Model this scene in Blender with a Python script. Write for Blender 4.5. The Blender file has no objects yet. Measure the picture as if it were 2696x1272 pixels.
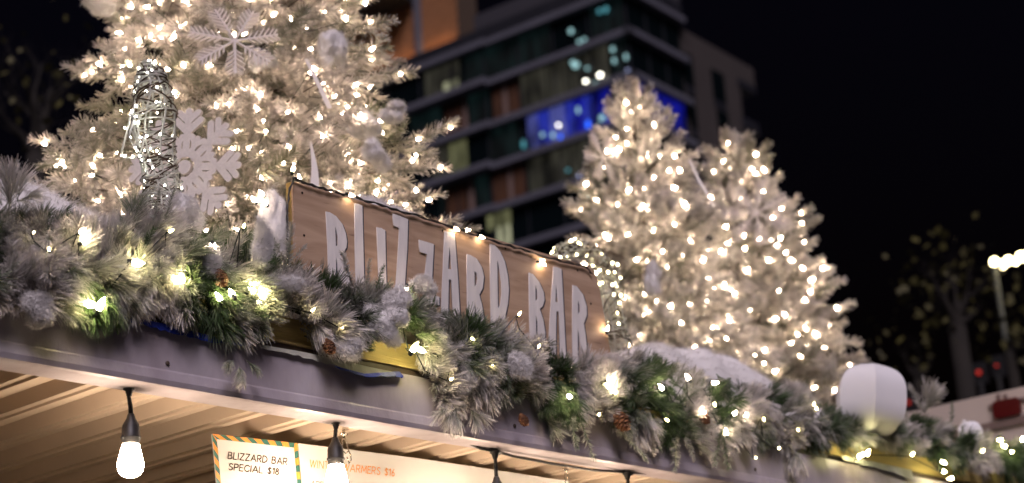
import bpy, math, random
import numpy as np
from mathutils import Vector, Matrix, Euler, noise
random.seed(7); rng = np.random.default_rng(7)
S = bpy.context.scene
COL = S.collection
# ------------------------------------------------------------------ camera
FPX = 4631.83; PW, PH = 2696, 1272
PIT, ROL, AZ = [math.radians(a) for a in (18.554, -3.660, 41.115)]
EYE = np.array([0, 0, 1.5])
VD = np.array([math.cos(PIT)*math.cos(AZ), math.cos(PIT)*math.sin(AZ), math.sin(PIT)])
_r = np.array([math.sin(AZ), -math.cos(AZ), 0]); _u = np.cross(_r, VD)
VR = _r*math.cos(ROL)+_u*math.sin(ROL); VU = -_r*math.sin(ROL)+_u*math.cos(ROL)
cd = bpy.data.cameras.new('camera'); cam = bpy.data.objects.new('camera', cd); COL.objects.link(cam)
cam.matrix_world = Matrix(((VR[0], VU[0], -VD[0], EYE[0]), (VR[1], VU[1], -VD[1], EYE[1]), (VR[2], VU[2], -VD[2], EYE[2]), (0, 0, 0, 1)))
cd.sensor_width = 36; cd.lens = FPX*36/PW; cd.clip_start = .05; cd.clip_end = 2000
cd.dof.use_dof = True; cd.dof.focus_distance = 4.55; cd.dof.aperture_fstop = 2.7
S.camera = cam
# ------------------------------------------------------------------ world, night sky
W = bpy.data.worlds.new('World'); S.world = W; W.use_nodes = True
nt = W.node_tree; nt.nodes.clear()
sky = nt.nodes.new('ShaderNodeTexSky'); sky.sky_type = 'NISHITA'; sky.sun_disc = False
sky.sun_elevation = math.radians(-4.0); sky.sun_rotation = math.radians(230)
bg = nt.nodes.new('ShaderNodeBackground'); bg.inputs[1].default_value = .10
wo = nt.nodes.new('ShaderNodeOutputWorld')
tint = nt.nodes.new('ShaderNodeMix'); tint.data_type = 'RGBA'; tint.blend_type = 'MULTIPLY'; tint.inputs['Factor'].default_value = 1; tint.inputs['B'].default_value = (.55, .50, .95, 1)
nt.links.new(sky.outputs[0], tint.inputs['A']); nt.links.new(tint.outputs['Result'], bg.inputs[0]); nt.links.new(bg.outputs[0], wo.inputs[0])
# the plaza's floodlight from behind the viewer
sd = bpy.data.lights.new('sun', 'SUN'); sd.energy = 1.62; sd.angle = math.radians(26); sd.color = (.96, .82, .92)
sun = bpy.data.objects.new('sun', sd); COL.objects.link(sun)
_sa, _se = math.radians(228), math.radians(47)
sun.rotation_euler = Vector((math.cos(_se)*math.cos(_sa), math.cos(_se)*math.sin(_sa), math.sin(_se))).to_track_quat('Z', 'Y').to_euler()
S.view_settings.view_transform = 'Standard'; S.view_settings.look = 'None'; S.view_settings.exposure = .68; S.view_settings.gamma = 1
cy = S.cycles
cy.use_denoising = True; cy.sample_clamp_indirect = 4; cy.sample_clamp_direct = 0
cy.max_bounces = 5; cy.diffuse_bounces = 3; cy.glossy_bounces = 2; cy.transmission_bounces = 3; cy.caustics_reflective = False; cy.caustics_refractive = False
cy.use_light_tree = True
# ------------------------------------------------------------------ geometry helpers
def ray(x, y):
    v = VD*FPX+VR*(x-PW/2)-VU*(y-PH/2); return v/np.linalg.norm(v)
def at(x, y, Y):
    v = ray(x, y); return EYE+v*(Y/v[1])
def arr(p): return np.array(p, float)
def unit(v): v = arr(v); return v/(np.linalg.norm(v)+1e-12)
def org(o):
    p = np.zeros(3)
    while o is not None: p = p+arr(o.location); o = o.parent
    return p
def tag(o, label=None, cat=None, group=None, kind=None):
    if label: o['label'] = label
    if cat: o['category'] = cat
    if group: o['group'] = group
    if kind: o['kind'] = kind
    return o
def thing(name, loc, label, cat, group=None):
    o = bpy.data.objects.new(name, None); o.empty_display_size = .1; COL.objects.link(o); o.location = tuple(float(c) for c in loc)
    return tag(o, label, cat, group)
def link(name, me, parent=None, loc=None):
    o = bpy.data.objects.new(name, me); COL.objects.link(o)
    if parent is not None: o.parent = parent
    if loc is not None: o.location = tuple(arr(loc)-(org(parent) if parent is not None else 0))
    return o
class MB:
    def __init__(s): s.v = []; s.f = []; s.m = []; s.n = 0; s.a = []
    def add(s, v, f, m=0, a=0.):
        v = [tuple(map(float, q)) for q in v]
        s.v += v; s.f += [tuple(i+s.n for i in q) for q in f]; s.m += [m]*len(f); s.a += [a]*len(v); s.n += len(v)
    def box(s, lo, hi, m=0, M=None):
        x0, y0, z0 = lo; x1, y1, z1 = hi
        v = [(x0, y0, z0), (x1, y0, z0), (x1, y1, z0), (x0, y1, z0), (x0, y0, z1), (x1, y0, z1), (x1, y1, z1), (x0, y1, z1)]
        if M: v = [M(q) for q in v]
        s.add(v, [(0, 3, 2, 1), (4, 5, 6, 7), (0, 1, 5, 4), (1, 2, 6, 5), (2, 3, 7, 6), (3, 0, 4, 7)], m)
    def tube(s, pts, r, n=6, m=0, cap=True, a=0.):
        pts = [arr(p) for p in pts]; k = len(pts)
        rs = r if hasattr(r, '__len__') else [r]*k
        v = []; prev = None
        for i, p in enumerate(pts):
            t = unit(pts[min(i+1, k-1)]-pts[max(i-1, 0)])
            if prev is None:
                prev = unit(np.cross(t, (0, 0, 1) if abs(t[2]) < .9 else (1, 0, 0)))
            e1 = unit(prev-t*(prev@t)); prev = e1; e2 = np.cross(t, e1)
            for j in range(n):
                w = 2*math.pi*j/n; v.append(p+(e1*math.cos(w)+e2*math.sin(w))*rs[i])
        f = [(i*n+j, i*n+(j+1) % n, (i+1)*n+(j+1) % n, (i+1)*n+j) for i in range(k-1) for j in range(n)]
        if cap: f += [tuple(range(n))[::-1], tuple((k-1)*n+j for j in range(n))]
        s.add(v, f, m, a)
    def lathe(s, prof, c, n=16, m=0, ax=(0, 0, 1)):
        ax = unit(ax); e1 = unit(np.cross(ax, (1, 0, 0) if abs(ax[0]) < .9 else (0, 1, 0))); e2 = np.cross(ax, e1); c = arr(c)
        v = []
        for r, z in prof:
            for j in range(n):
                w = 2*math.pi*j/n; v.append(c+ax*z+(e1*math.cos(w)+e2*math.sin(w))*max(r, 1e-5))
        k = len(prof)
        f = [(i*n+j, i*n+(j+1) % n, (i+1)*n+(j+1) % n, (i+1)*n+j) for i in range(k-1) for j in range(n)]
        f += [tuple(range(n))[::-1], tuple((k-1)*n+j for j in range(n))]
        s.add(v, f, m)
    def prism(s, poly, axis_pts, m=0):
        # poly extruded between two offset vectors
        a, b = arr(axis_pts[0]), arr(axis_pts[1]); n = len(poly)
        v = [arr(p)+a for p in poly]+[arr(p)+b for p in poly]
        f = [tuple(range(n))[::-1], tuple(range(n, 2*n))]+[(i, (i+1) % n, n+(i+1) % n, n+i) for i in range(n)]
        s.add(v, f, m)
    def build(s, name, mats, parent=None, smooth=False, attr=None):
        me = bpy.data.meshes.new(name); o0 = org(parent) if parent is not None else np.zeros(3)
        V = arr(s.v)-o0
        me.from_pydata([tuple(q) for q in V], [], s.f)
        for m in (mats if isinstance(mats, (list, tuple)) else [mats]): me.materials.append(m)
        me.polygons.foreach_set('material_index', s.m)
        if smooth: me.polygons.foreach_set('use_smooth', [True]*len(s.f))
        me.update()
        return link(name, me, parent)
def fastmesh(name, V, tri, mat, parent, attrs=None, loc0=None):
    """V (n,3), tri flat loops of triangles"""
    me = bpy.data.meshes.new(name)
    V = V-(org(parent) if parent is not None else 0)
    n = len(V); m = len(tri)
    me.vertices.add(n); me.vertices.foreach_set('co', V.astype(np.float32).ravel())
    me.loops.add(m*3); me.loops.foreach_set('vertex_index', tri.astype(np.int32).ravel())
    me.polygons.add(m); me.polygons.foreach_set('loop_start', np.arange(0, m*3, 3, dtype=np.int32))
    try: me.polygons.foreach_set('loop_total', np.full(m, 3, dtype=np.int32))
    except Exception: pass
    for k, a in (attrs or {}).items():
        at_ = me.attributes.new(k, 'FLOAT', 'POINT'); at_.data.foreach_set('value', a.astype(np.float32))
    me.materials.append(mat); me.update(); me.validate()
    return link(name, me, parent)
# ------------------------------------------------------------------ materials
def mat(name, col, rough=.6, metal=0, emit=None, es=0, spec=.5, var=0, vscale=20, bump=0, bscale=80, stretch=None, trans=0, col2=None, coat=0):
    m = bpy.data.materials.new(name); m.use_nodes = True; t = m.node_tree; b = t.nodes['Principled BSDF']
    b.inputs['Base Color'].default_value = (*col, 1); b.inputs['Roughness'].default_value = rough; b.inputs['Metallic'].default_value = metal
    b.inputs['Specular IOR Level'].default_value = spec
    if emit: b.inputs['Emission Color'].default_value = (*emit, 1); b.inputs['Emission Strength'].default_value = es
    if coat: b.inputs['Coat Weight'].default_value = coat
    if var or bump:
        tc = t.nodes.new('ShaderNodeTexCoord'); mp = t.nodes.new('ShaderNodeMapping'); t.links.new(tc.outputs['Object'], mp.inputs[0])
        if stretch: mp.inputs['Scale'].default_value = stretch
    if var:
        n = t.nodes.new('ShaderNodeTexNoise'); n.inputs['Scale'].default_value = vscale; n.inputs['Detail'].default_value = 6; t.links.new(mp.outputs[0], n.inputs[0])
        r = t.nodes.new('ShaderNodeValToRGB'); r.color_ramp.elements[0].position = .32; r.color_ramp.elements[1].position = .68
        c2 = col2 or tuple(c*(1-var) for c in col)
        r.color_ramp.elements[0].color = (*c2, 1); r.color_ramp.elements[1].color = (*col, 1)
        t.links.new(n.outputs[0], r.inputs[0]); t.links.new(r.outputs[0], b.inputs['Base Color'])
    if bump:
        n2 = t.nodes.new('ShaderNodeTexNoise'); n2.inputs['Scale'].default_value = bscale; n2.inputs['Detail'].default_value = 5; t.links.new(mp.outputs[0], n2.inputs[0])
        bp = t.nodes.new('ShaderNodeBump'); bp.inputs['Strength'].default_value = bump; bp.inputs['Distance'].default_value = .01
        t.links.new(n2.outputs[0], bp.inputs['Height']); t.links.new(bp.outputs[0], b.inputs['Normal'])
    return m
def foliage_mat(name, green, white, rough=.75):
    m = bpy.data.materials.new(name); m.use_nodes = True; t = m.node_tree; b = t.nodes['Principled BSDF']
    a = t.nodes.new('ShaderNodeAttribute'); a.attribute_name = 'flock'
    mx = t.nodes.new('ShaderNodeMix'); mx.data_type = 'RGBA'; mx.inputs['A'].default_value = (*green, 1); mx.inputs['B'].default_value = (*white, 1)
    t.links.new(a.outputs['Fac'], mx.inputs['Factor']); t.links.new(mx.outputs['Result'], b.inputs['Base Color'])
    b.inputs['Roughness'].default_value = rough; b.inputs['Specular IOR Level'].default_value = .25
    tr = t.nodes.new('ShaderNodeBsdfTranslucent'); ms = t.nodes.new('ShaderNodeMixShader'); ms.inputs[0].default_value = .22
    t.links.new(mx.outputs['Result'], tr.inputs[0]); t.links.new(b.outputs[0], ms.inputs[1]); t.links.new(tr.outputs[0], ms.inputs[2])
    t.links.new(ms.outputs[0], t.nodes['Material Output'].inputs[0])
    return m
def emis(name, col, s): return mat(name, (0, 0, 0), .5, emit=col, es=s)
M = dict(
    fascia=mat('painted_steel', (.58, .53, .58), .40, var=.30, vscale=7, bump=.25, bscale=30, stretch=(1, 1, .5), col2=(.37, .31, .34)),
    ceil=mat('ceiling_steel', (.66, .53, .42), .42, var=.15, vscale=3, bump=.1, bscale=18),
    timber=mat('bare_timber', (.72, .56, .22), .65, var=.3, vscale=9, stretch=(.25, 1, 4), bump=.3, bscale=60),
    darkwood=mat('dark_trim', (.10, .07, .05), .6, var=.3, vscale=12, stretch=(.3, 1, 2)),
    tape=mat('blue_tape', (.02, .05, .45), .5, var=.2, vscale=30),
    membrane=mat('roof_membrane', (.62, .63, .55), .6, var=.3, vscale=20),
    black=mat('black_rubber', (.018, .018, .02), .45),
    cable=mat('green_black_cable', (.012, .018, .014), .5),
    cream=mat('cream_paint', (.62, .53, .46), .4, var=.08, vscale=3),
    white=mat('white_paint', (.86, .83, .82), .55, var=.14, vscale=14, stretch=(3, 1, .6), bump=.2, bscale=90),
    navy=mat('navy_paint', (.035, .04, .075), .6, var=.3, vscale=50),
    gold=mat('plywood_edge', (.50, .34, .10), .6, var=.45, vscale=14, stretch=(1, 40, .3)),
    cotton=mat('cotton_wool', (.86, .84, .83), .95, spec=.1, var=.07, vscale=9, bump=.6, bscale=45),
    snowflake=mat('glitter_board', (.80, .74, .70), .6, var=.12, vscale=120, bump=.2, bscale=300),
    ribbon=mat('white_ribbon', (.82, .78, .74), .5),
    lantern=mat('white_foam', (.80, .80, .82), .6, var=.03, vscale=8),
    bark=mat('bark', (.10, .07, .05), .9, var=.4, vscale=30, bump=.4),
    darkbark=mat('dark_bark', (.011, .008, .005), .9, var=.4, vscale=5),
    cone=mat('pine_cone', (.22, .09, .035), .7, var=.5, vscale=60),
    copper=mat('brown_wire', (.07, .045, .03), .35, metal=.6),
    whitewire=mat('white_wire', (.48, .49, .45), .4),
    steel=mat('steel', (.6, .55, .48), .25, metal=1),
    acrylic=mat('menu_white', (.62, .62, .61), .35, coat=.3, var=.02, vscale=5),
    orange=mat('orange_print', (.80, .28, .05), .45),
    teal=mat('teal_print', (.03, .13, .11), .45),
    ink=mat('dark_ink', (.06, .04, .035), .5),
    concrete=mat('dark_concrete', (.105, .108, .138), .8, var=.15, vscale=.5),
    spandrel=mat('dark_spandrel', (.018, .019, .026), .5, var=.2, vscale=.6),
    glass=mat('dark_glass', (.003, .006, .007), .2, spec=.4),
    woodpanel=mat('wood_cladding', (.09, .036, .014), .7, var=.3, vscale=.7),
    woodlit=mat('wood_slat', (.42, .20, .09), .65, var=.3, vscale=1.2, stretch=(1, 1, 4)),
    wingwall=mat('brown_render', (.048, .040, .038), .9, var=.15, vscale=.4),
    ground=mat('asphalt', (.05, .05, .052), .85, var=.3, vscale=2, bump=.2),
    leaf=mat('yellow_leaf', (.075, .068, .01), .7, var=.5, vscale=3),
    redlens=mat('red_lens', (.09, .006, .006), .3),
    trim=mat('brown_trim', (.20, .14, .12), .5),
    pole=mat('pole_steel', (.04, .046, .043), .7),
    bulb=emis('warm_bulb', (1, .76, .56), 96), bulby=emis('yellow_bulb', (1, .86, .42), 62), bulbw=emis('cool_bulb', (1, .93, .78), 34),
    bulbg=emis('garland_bulb', (1, .80, .38), 30),
    s14=emis('frosted_bulb', (1, .76, .54), 98),
    lampglobe=emis('street_globe', (1, .82, .42), 14),
    red=emis('red_signal', (1, .05, .03), .35),
    curtain=emis('lit_curtain', (.017, .016, .012), 1), dim=emis('dim_window', (.0015, .0036, .0036), 1),
    warmwin=emis('warm_window', (.07, .07, .035), 1), palewin=emis('pale_window', (.22, .22, .14), 1),
    blue=emis('blue_window', (.009, .014, .16), 1), bluep=emis('pale_blue_window', (.035, .04, .15), 1), blued=emis('deep_blue_window', (.003, .004, .13), 1),
    cyan=emis('cyan_lamp', (.26, .46, .48), 1), whitel=emis('white_lamp', (1, .95, .80), 6), bluel=emis('blue_lamp', (.02, .12, 1), 1.1), paleblue=emis('violet_lamp', (.55, .60, 1), .9),
)
def folds(m, lo, sc):
    t = m.node_tree; b = t.nodes['Principled BSDF']; col = tuple(b.inputs['Emission Color'].default_value)
    tc = t.nodes.new('ShaderNodeTexCoord'); mp = t.nodes.new('ShaderNodeMapping'); mp.inputs['Scale'].default_value = sc; n = t.nodes.new('ShaderNodeTexNoise'); n.inputs['Scale'].default_value = 1; n.inputs['Detail'].default_value = 3
    r = t.nodes.new('ShaderNodeValToRGB'); r.color_ramp.elements[0].position = .36; r.color_ramp.elements[1].position = .66
    r.color_ramp.elements[0].color = tuple(c*lo for c in col[:3])+(1,); r.color_ramp.elements[1].color = tuple(c*1.5 for c in col[:3])+(1,)
    t.links.new(tc.outputs['Object'], mp.inputs[0]); t.links.new(mp.outputs[0], n.inputs[0]); t.links.new(n.outputs[0], r.inputs[0]); t.links.new(r.outputs[0], b.inputs['Emission Color'])
for k in ('curtain', 'dim', 'warmwin', 'palewin', 'blue', 'bluep', 'blued'): folds(M[k], .22, (1.2, 1.2, .35))
m_tree = foliage_mat('fir_flocked', (.10, .115, .055), (.84, .77, .72))
m_tree2 = foliage_mat('fir_heavy_flock', (.11, .115, .065), (.84, .79, .74))
m_gar = foliage_mat('pine_garland', (.055, .11, .03), (.84, .79, .77))
# plywood of the sign
def plywood():
    m = mat('sign_plywood', (.42, .27, .17), .6); t = m.node_tree; b = t.nodes['Principled BSDF']
    tc = t.nodes.new('ShaderNodeTexCoord'); mp = t.nodes.new('ShaderNodeMapping'); mp.inputs['Scale'].default_value = (1.2, 1, 9); mp.inputs['Rotation'].default_value = (0, math.radians(4), 0)
    t.links.new(tc.outputs['Object'], mp.inputs[0])
    n1 = t.nodes.new('ShaderNodeTexNoise'); n1.inputs['Scale'].default_value = 2.2; n1.inputs['Detail'].default_value = 7; n1.inputs['Distortion'].default_value = 1.6
    n2 = t.nodes.new('ShaderNodeTexNoise'); n2.inputs['Scale'].default_value = 9; n2.inputs['Detail'].default_value = 4
    t.links.new(mp.outputs[0], n1.inputs[0]); t.links.new(mp.outputs[0], n2.inputs[0])
    r = t.nodes.new('ShaderNodeValToRGB'); r.color_ramp.elements[0].position = .33; r.color_ramp.elements[0].color = (.40, .27, .18, 1)
    r.color_ramp.elements[1].position = .66; r.color_ramp.elements[1].color = (.56, .40, .285, 1)
    r2 = t.nodes.new('ShaderNodeValToRGB'); r2.color_ramp.elements[0].position = .24; r2.color_ramp.elements[0].color = (.35, .30, .28, 1); r2.color_ramp.elements[1].position = .36
    mx = t.nodes.new('ShaderNodeMix'); mx.data_type = 'RGBA'; mx.blend_type = 'MULTIPLY'; mx.inputs['Factor'].default_value = .8
    t.links.new(n1.outputs[0], r.inputs[0]); t.links.new(n2.outputs[0], r2.inputs[0]); t.links.new(r.outputs[0], mx.inputs['A']); t.links.new(r2.outputs[0], mx.inputs['B'])
    t.links.new(mx.outputs['Result'], b.inputs['Base Color']); return m
M['ply'] = plywood()
# ------------------------------------------------------------------ setting: ground
mb = MB(); mb.add([(-600, -600, 0), (900, -600, 0), (900, 900, 0), (-600, 900, 0)], [(0, 1, 2, 3)])
tag(mb.build('ground', M['ground']), kind='structure')
# ------------------------------------------------------------------ kiosk
Y0 = 3.289; KX0, KX1 = .9, 8.2; KY1 = 5.73; ZF = 2.55
kiosk = thing('container_kiosk', ((KX0+KX1)/2, Y0, 0), 'steel container drinks kiosk with lavender grey roof beam and corrugated ceiling', 'kiosk')
def prof_x(prof, x0, x1, segs=1):
    mb = MB(); n = len(prof); v = []; f = []
    for i in range(segs+1):
        x = x0+(x1-x0)*i/segs
        v += [(x, y, z) for y, z in prof]
    for i in range(segs):
        for j in range(n): f.append((i*n+j, i*n+(j+1) % n, (i+1)*n+(j+1) % n, (i+1)*n+j))
    f += [tuple(range(n)), tuple(segs*n+j for j in range(n))[::-1]]
    mb.add(v, f); return mb
prof_x([(Y0, 2.566), (Y0+.003, 2.588), (Y0+.005, 2.593), (Y0+.004, 2.700), (Y0+.07, 2.700), (Y0+.07, 2.5665), (Y0+.085, 2.5665), (Y0+.0865, 2.556), (Y0+.085, 2.550), (Y0+.012, 2.550), (Y0+.003, 2.553)][::-1], KX0, KX1, 1).build('roof_beam', M['fascia'], kiosk)
prof_x([(Y0+.030, 2.7005), (Y0+.030, 2.725), (Y0+.09, 2.725), (Y0+.09, 2.7005)][::-1], KX0, KX1).build('dark_trim', M['darkwood'], kiosk)
prof_x([(Y0+.022, 2.726), (Y0+.022, 2.732), (Y0+.036, 2.732), (Y0+.036, 2.80), (Y0+.075, 2.80), (Y0+.075, 2.726)][::-1], KX0, KX1).build('timber_board', M['timber'], kiosk)
# corrugated ceiling, ribs running front to back
def corrug(x0, x1, y0, y1, zl, zh, pitch, thick=.004):
    mb = MB(); xs = []; x = x0
    while x < x1: xs += [(x, zl), (x+pitch*.14, zl), (x+pitch*.155, zl+.009), (x+pitch*.30, zl+.009), (x+pitch*.36, zh), (x+pitch*.60, zh), (x+pitch*.63, zh-.007), (x+pitch*.78, zh-.007), (x+pitch*.86, zl+.006), (x+pitch*.985, zl+.006)]; x += pitch
    v = []; 
    for (a, z) in xs: v += [(a, y0, z), (a, y1, z), (a, y0, z+thick), (a, y1, z+thick)]
    f = []
    for i in range(len(xs)-1): f += [(i*4, i*4+1, i*4+5, i*4+4), (i*4+2, i*4+6, i*4+7, i*4+3)]
    mb.add(v, f); return mb
corrug(KX0+.02, KX1-.02, Y0+.0875, KY1-.05, 2.568, 2.616, .165).build('corrugated_ceiling', M['ceil'], kiosk)
mb = MB(); mb.box((KX0, Y0+.075, 2.64), (KX1, KY1, 2.70)); mb.build('roof', M['membrane'], kiosk)
mb = MB(); mb.box((KX0, KY1-.05, .12), (KX1, KY1, 2.639)); mb.build('back_wall', M['cream'], kiosk)
for x in (KX0, KX1-.05):
    mb = MB(); mb.box((x, Y0+.09, .12), (x+.05, KY1-.051, 2.5675)); mb.build('side_wall', M['fascia'], kiosk)
mb = MB(); mb.box((KX0+.051, Y0+.10, .12), (KX1-.051, Y0+.16, 1.05)); mb.build('front_wall', M['fascia'], kiosk)
mb = MB(); mb.box((KX0+.051, Y0-.12, 1.051), (KX1-.051, Y0+.45, 1.09)); mb.build('counter_top', M['timber'], kiosk)
mb = MB(); mb.box((KX0, Y0+.09, .005), (KX1, KY1, .119)); mb.build('floor_frame', M['darkwood'], kiosk)
for x in np.arange(KX0+.35, KX1, 1.24):
    mb = MB(); mb.lathe([(.006, 0), (.006, .002), (.0045, .0035), (.0005, .004)], (x+random.uniform(-.03, .03), Y0+.0045, 2.612+random.uniform(-.004, .004)), 8, ax=(0, -1, 0)); mb.build('rivet', M['darkwood'], kiosk)
for x in (2.31, 3.87, 5.4):
    mb = MB(); mb.box((x-.012, Y0+.0855, 2.5505), (x+.012, Y0+.0885, 2.5665)); mb.build('cable_clip', M['black'], kiosk)
# loose flashing and tape over the beam
def strip(name, pts, h, mtl, label, cat, Y, dy=.0015):
    """irregular hanging strip lying on the beam: pts are (X, ztop, zbottom)"""
    mb = MB(); v = []; 
    for (x, a, b) in pts:
        bow = .006*noise.noise(Vector((x*9, 1, 0)))
        v += [(x, Y, a), (x, Y-.004+bow, b), (x, Y+dy, a), (x, Y-.004+bow+dy, b)]
    f = []
    for i in range(len(pts)-1):
        k = i*4; f += [(k, k+1, k+5, k+4), (k+2, k+6, k+7, k+3), (k+1, k+3, k+7, k+5), (k, k+4, k+6, k+2)]
    mb.add(v, f); o = mb.build(name, mtl); return tag(o, label, cat)
def pxs(lst, Y): 
    out = []
    for x, yt, yb in lst: a = at(x, yt, Y); b = at(x, yb, Y); out.append((a[0], a[2], b[2]))
    return out
def jag(p, n=30, amp=.003):
    out = []
    for i in range(n+1):
        t = i/n*(len(p)-1); k = min(int(t), len(p)-2); w = t-k
        q = [p[k][j]*(1-w)+p[k+1][j]*w for j in range(3)]; q[2] += random.uniform(-amp, amp); out.append(q)
    return out
YT = Y0-.0035
strip('tape_strip', jag(pxs([(320, 828, 842), (430, 852, 872), (540, 880, 898), (640, 905, 912)], YT)), 0, M['tape'], 'dark blue painters tape along beam top at lower left', 'tape', YT)
strip('flashing_strip', jag(pxs([(690, 908, 918), (790, 925, 940), (880, 944, 962), (980, 968, 1000), (1060, 985, 992)], YT)), 0, M['membrane'], 'pale torn flashing sheet peeling under the yellow lit board below the sign', 'flashing', YT)
strip('tape_strip', jag(pxs([(880, 963, 968), (960, 984, 992), (1035, 978, 990), (1052, 978, 996), (1062, 990, 993)], YT-.006), 24), 0, M['tape'], 'torn corner of bright blue tape under the sign', 'tape', YT-.006)
strip('flashing_strip', jag(pxs([(2215, 1198, 1210), (2330, 1222, 1240), (2400, 1238, 1262)], YT)), 0, M['membrane'], 'pale flashing strip under the garland below the round white lantern', 'flashing', YT)
# ------------------------------------------------------------------ pendant bulbs under the beam
YP = Y0+.066
def pendant(top, cord, label, bend=.0):
    t = arr(top)
    o = thing('pendant_light', t, label, 'lamp', 'pendant bulbs hanging along the beam')
    mb = MB()
    mb.lathe([(.016, 0), (.015, -.006), (.009, -.010), (.009, -.014), (.007, -.018), (.007, -.022)], t, 10)
    b = t+arr((bend, 0, -cord))
    mb.tube([t-arr((0, 0, .01)), t*.65+b*.35+arr((-bend*.5, 0, 0)), t*.3+b*.7, b], [.0045, .005, .0055, .006], 8)
    mb.build('cord', M['black'], o, True)
    mb = MB(); mb.lathe([(.007, .004), (.009, 0), (.011, -.008), (.019, -.022), (.021, -.028), (.0215, -.05), (.024, -.052), (.0235, -.056), (.021, -.058), (.0205, -.070)], b, 18)
    for s in (-1, 1): mb.box((b[0]+s*.022-.003, b[1]-.003, b[2]-.058), (b[0]+s*.022+.003, b[1]+.003, b[2]-.05))
    mb.build('socket', M['black'], o, True)
    mb = MB(); mb.lathe([(.019, -.068), (.0215, -.078), (.026, -.095), (.0295, -.112), (.030, -.122), (.028, -.133), (.0225, -.141), (.014, -.146), (.003, -.148)], b, 20)
    mb.build('glass_bulb', M['s14'], o, True)
    return b
bz = pendant(at(340, 1019, YP), .068, 'lit frosted bulb hanging alone at lower left before the ribbed ceiling', .006)
pendant(at(884, 1107, YP), .050, 'lit frosted bulb hanging in front of the white price board', -.004)
j3 = at(1303, 1188, YP-.006); pendant(j3, .078, 'third bulb from the left, its cord hanging from a black cable joint')
j4 = at(1651, 1243, YP-.006); pendant(j4, .078, 'fourth bulb from the left, below the right hand cable joint')
mb = MB()
cp = [at(1195, 1150, YP), at(1225, 1163, YP-.003), at(1265, 1181, YP-.006), j3, at(1350, 1201, YP-.006), at(1450, 1220, YP-.006), at(1560, 1238, YP-.006), j4, at(1700, 1246, YP-.005), at(1745, 1243, YP+.01)]
mb.tube(cp, .0042, 8)
for j in (j3, j4): mb.lathe([(.006, .012), (.010, .004), (.012, -.004), (.009, -.016), (.006, -.024)], j, 10); mb.tube([j-arr((.022, 0, -.004)), j+arr((.022, 0, -.003))], [.0065, .0065], 8)
tag(mb.build('festoon_cable', M['black'], None, True), 'black festoon cable sagging below the beam between two bulb joints', 'cable')
# further bulbs of the same row and a second row deeper inside, outside the frame
for k, (x, y, zt) in enumerate([(1.15, YP, ZF), (1.78, YP, ZF)]):
    pass
def hook(px, py, label):
    a = at(px, py, Y0+.16); mb = MB(); a[2] = 2.566
    mb.tube([a, a-arr((0, 0, .02))], .004, 8); mb.tube([a+arr((-.012, 0, -.012)), a+arr((.012, 0, -.012))], .0035, 8)
    L = [a+arr((0, 0, -.02)), a+arr((-.008, 0, -.032)), a+arr((-.005, 0, -.06)), a+arr((.004, 0, -.066)), a+arr((.015, 0, -.058)), a+arr((.010, 0, -.034)), a+arr((0, 0, -.02))]
    mb.tube(L, .0016, 6)
    mb.tube([a+arr((.012, 0, -.052)), a+arr((.022, .0, -.068)), a+arr((.024, 0, -.082)), a+arr((.016, 0, -.092)), a+arr((.008, 0, -.075))], .0018, 6)
    return tag(mb.build('ceiling_hook', M['steel'], None, True), label, 'hook', 'snap hooks on the ceiling')
hook(905, 1130, 'small metal snap hook beside the second bulb'); hook(1487, 1214, 'small metal snap hook between the two cable joints')
# ------------------------------------------------------------------ menu boards
YM = 3.56
def quadplate(mb, pts, Y, th=.004, m=0):
    P = [at(x, y, Y) for x, y in pts]; mb.prism(P[::-1], ((0, 0, 0), (0, th, 0)), m)
def lerp(a, b, t): return (a[0]+(b[0]-a[0])*t, a[1]+(b[1]-a[1])*t)
oTL, oTR, oBL, oBR = (558, 1142), (783, 1167), (583, 1402), (808, 1427)
card = thing('menu_card', at(*oBL, YM), 'white card with orange and green striped border reading BLIZZARD BAR SPECIAL $18', 'menu card')
mb = MB(); quadplate(mb, [oTL, oTR, oBR, oBL], YM); mb.build('card_panel', M['acrylic'], card)
bw = 13.0; uxd = (225/226.4, 25/226.4)
mbo, mbt = MB(), MB()
def edge_stripes(a, b, ia, ib, period, shift, first):
    """stripes between outer edge a-b and inner edge ia-ib"""
    L = math.dist(a, b); n = int(L/period)+2; k = first
    for i in range(-1, n):
        t0 = i*period/L; t1 = (i+1)*period/L; s = shift/L
        q = [max(0, min(1, w)) for w in (t0, t1, t1+s, t0+s)]
        if q[1]-q[0] < .002 and q[2]-q[3] < .002: k += 1; continue
        tgt = mbo if (k % 2) else mbt; k += 1
        P = [lerp(a, b, q[0]), lerp(a, b, q[1]), lerp(ia, ib, q[2]), lerp(ia, ib, q[3])]
        P3 = [at(x, y, YM-.0012) for x, y in P]
        tgt.add(P3, [(0, 1, 2, 3)])
iTL, iTR, iBL, iBR = (571, 1156.5), (774, 1179), (594, 1402), (797, 1427)
edge_stripes(oTL, oTR, iTL, iTR, 18.3, 12, 0); edge_stripes(oTL, oBL, iTL, iBL, 19, 8, 1); edge_stripes(oTR, oBR, iTR, iBR, 19, -8, 0)
mbo.build('orange_stripe', M['orange'], card); mbt.build('green_stripe', M['teal'], card)
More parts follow.
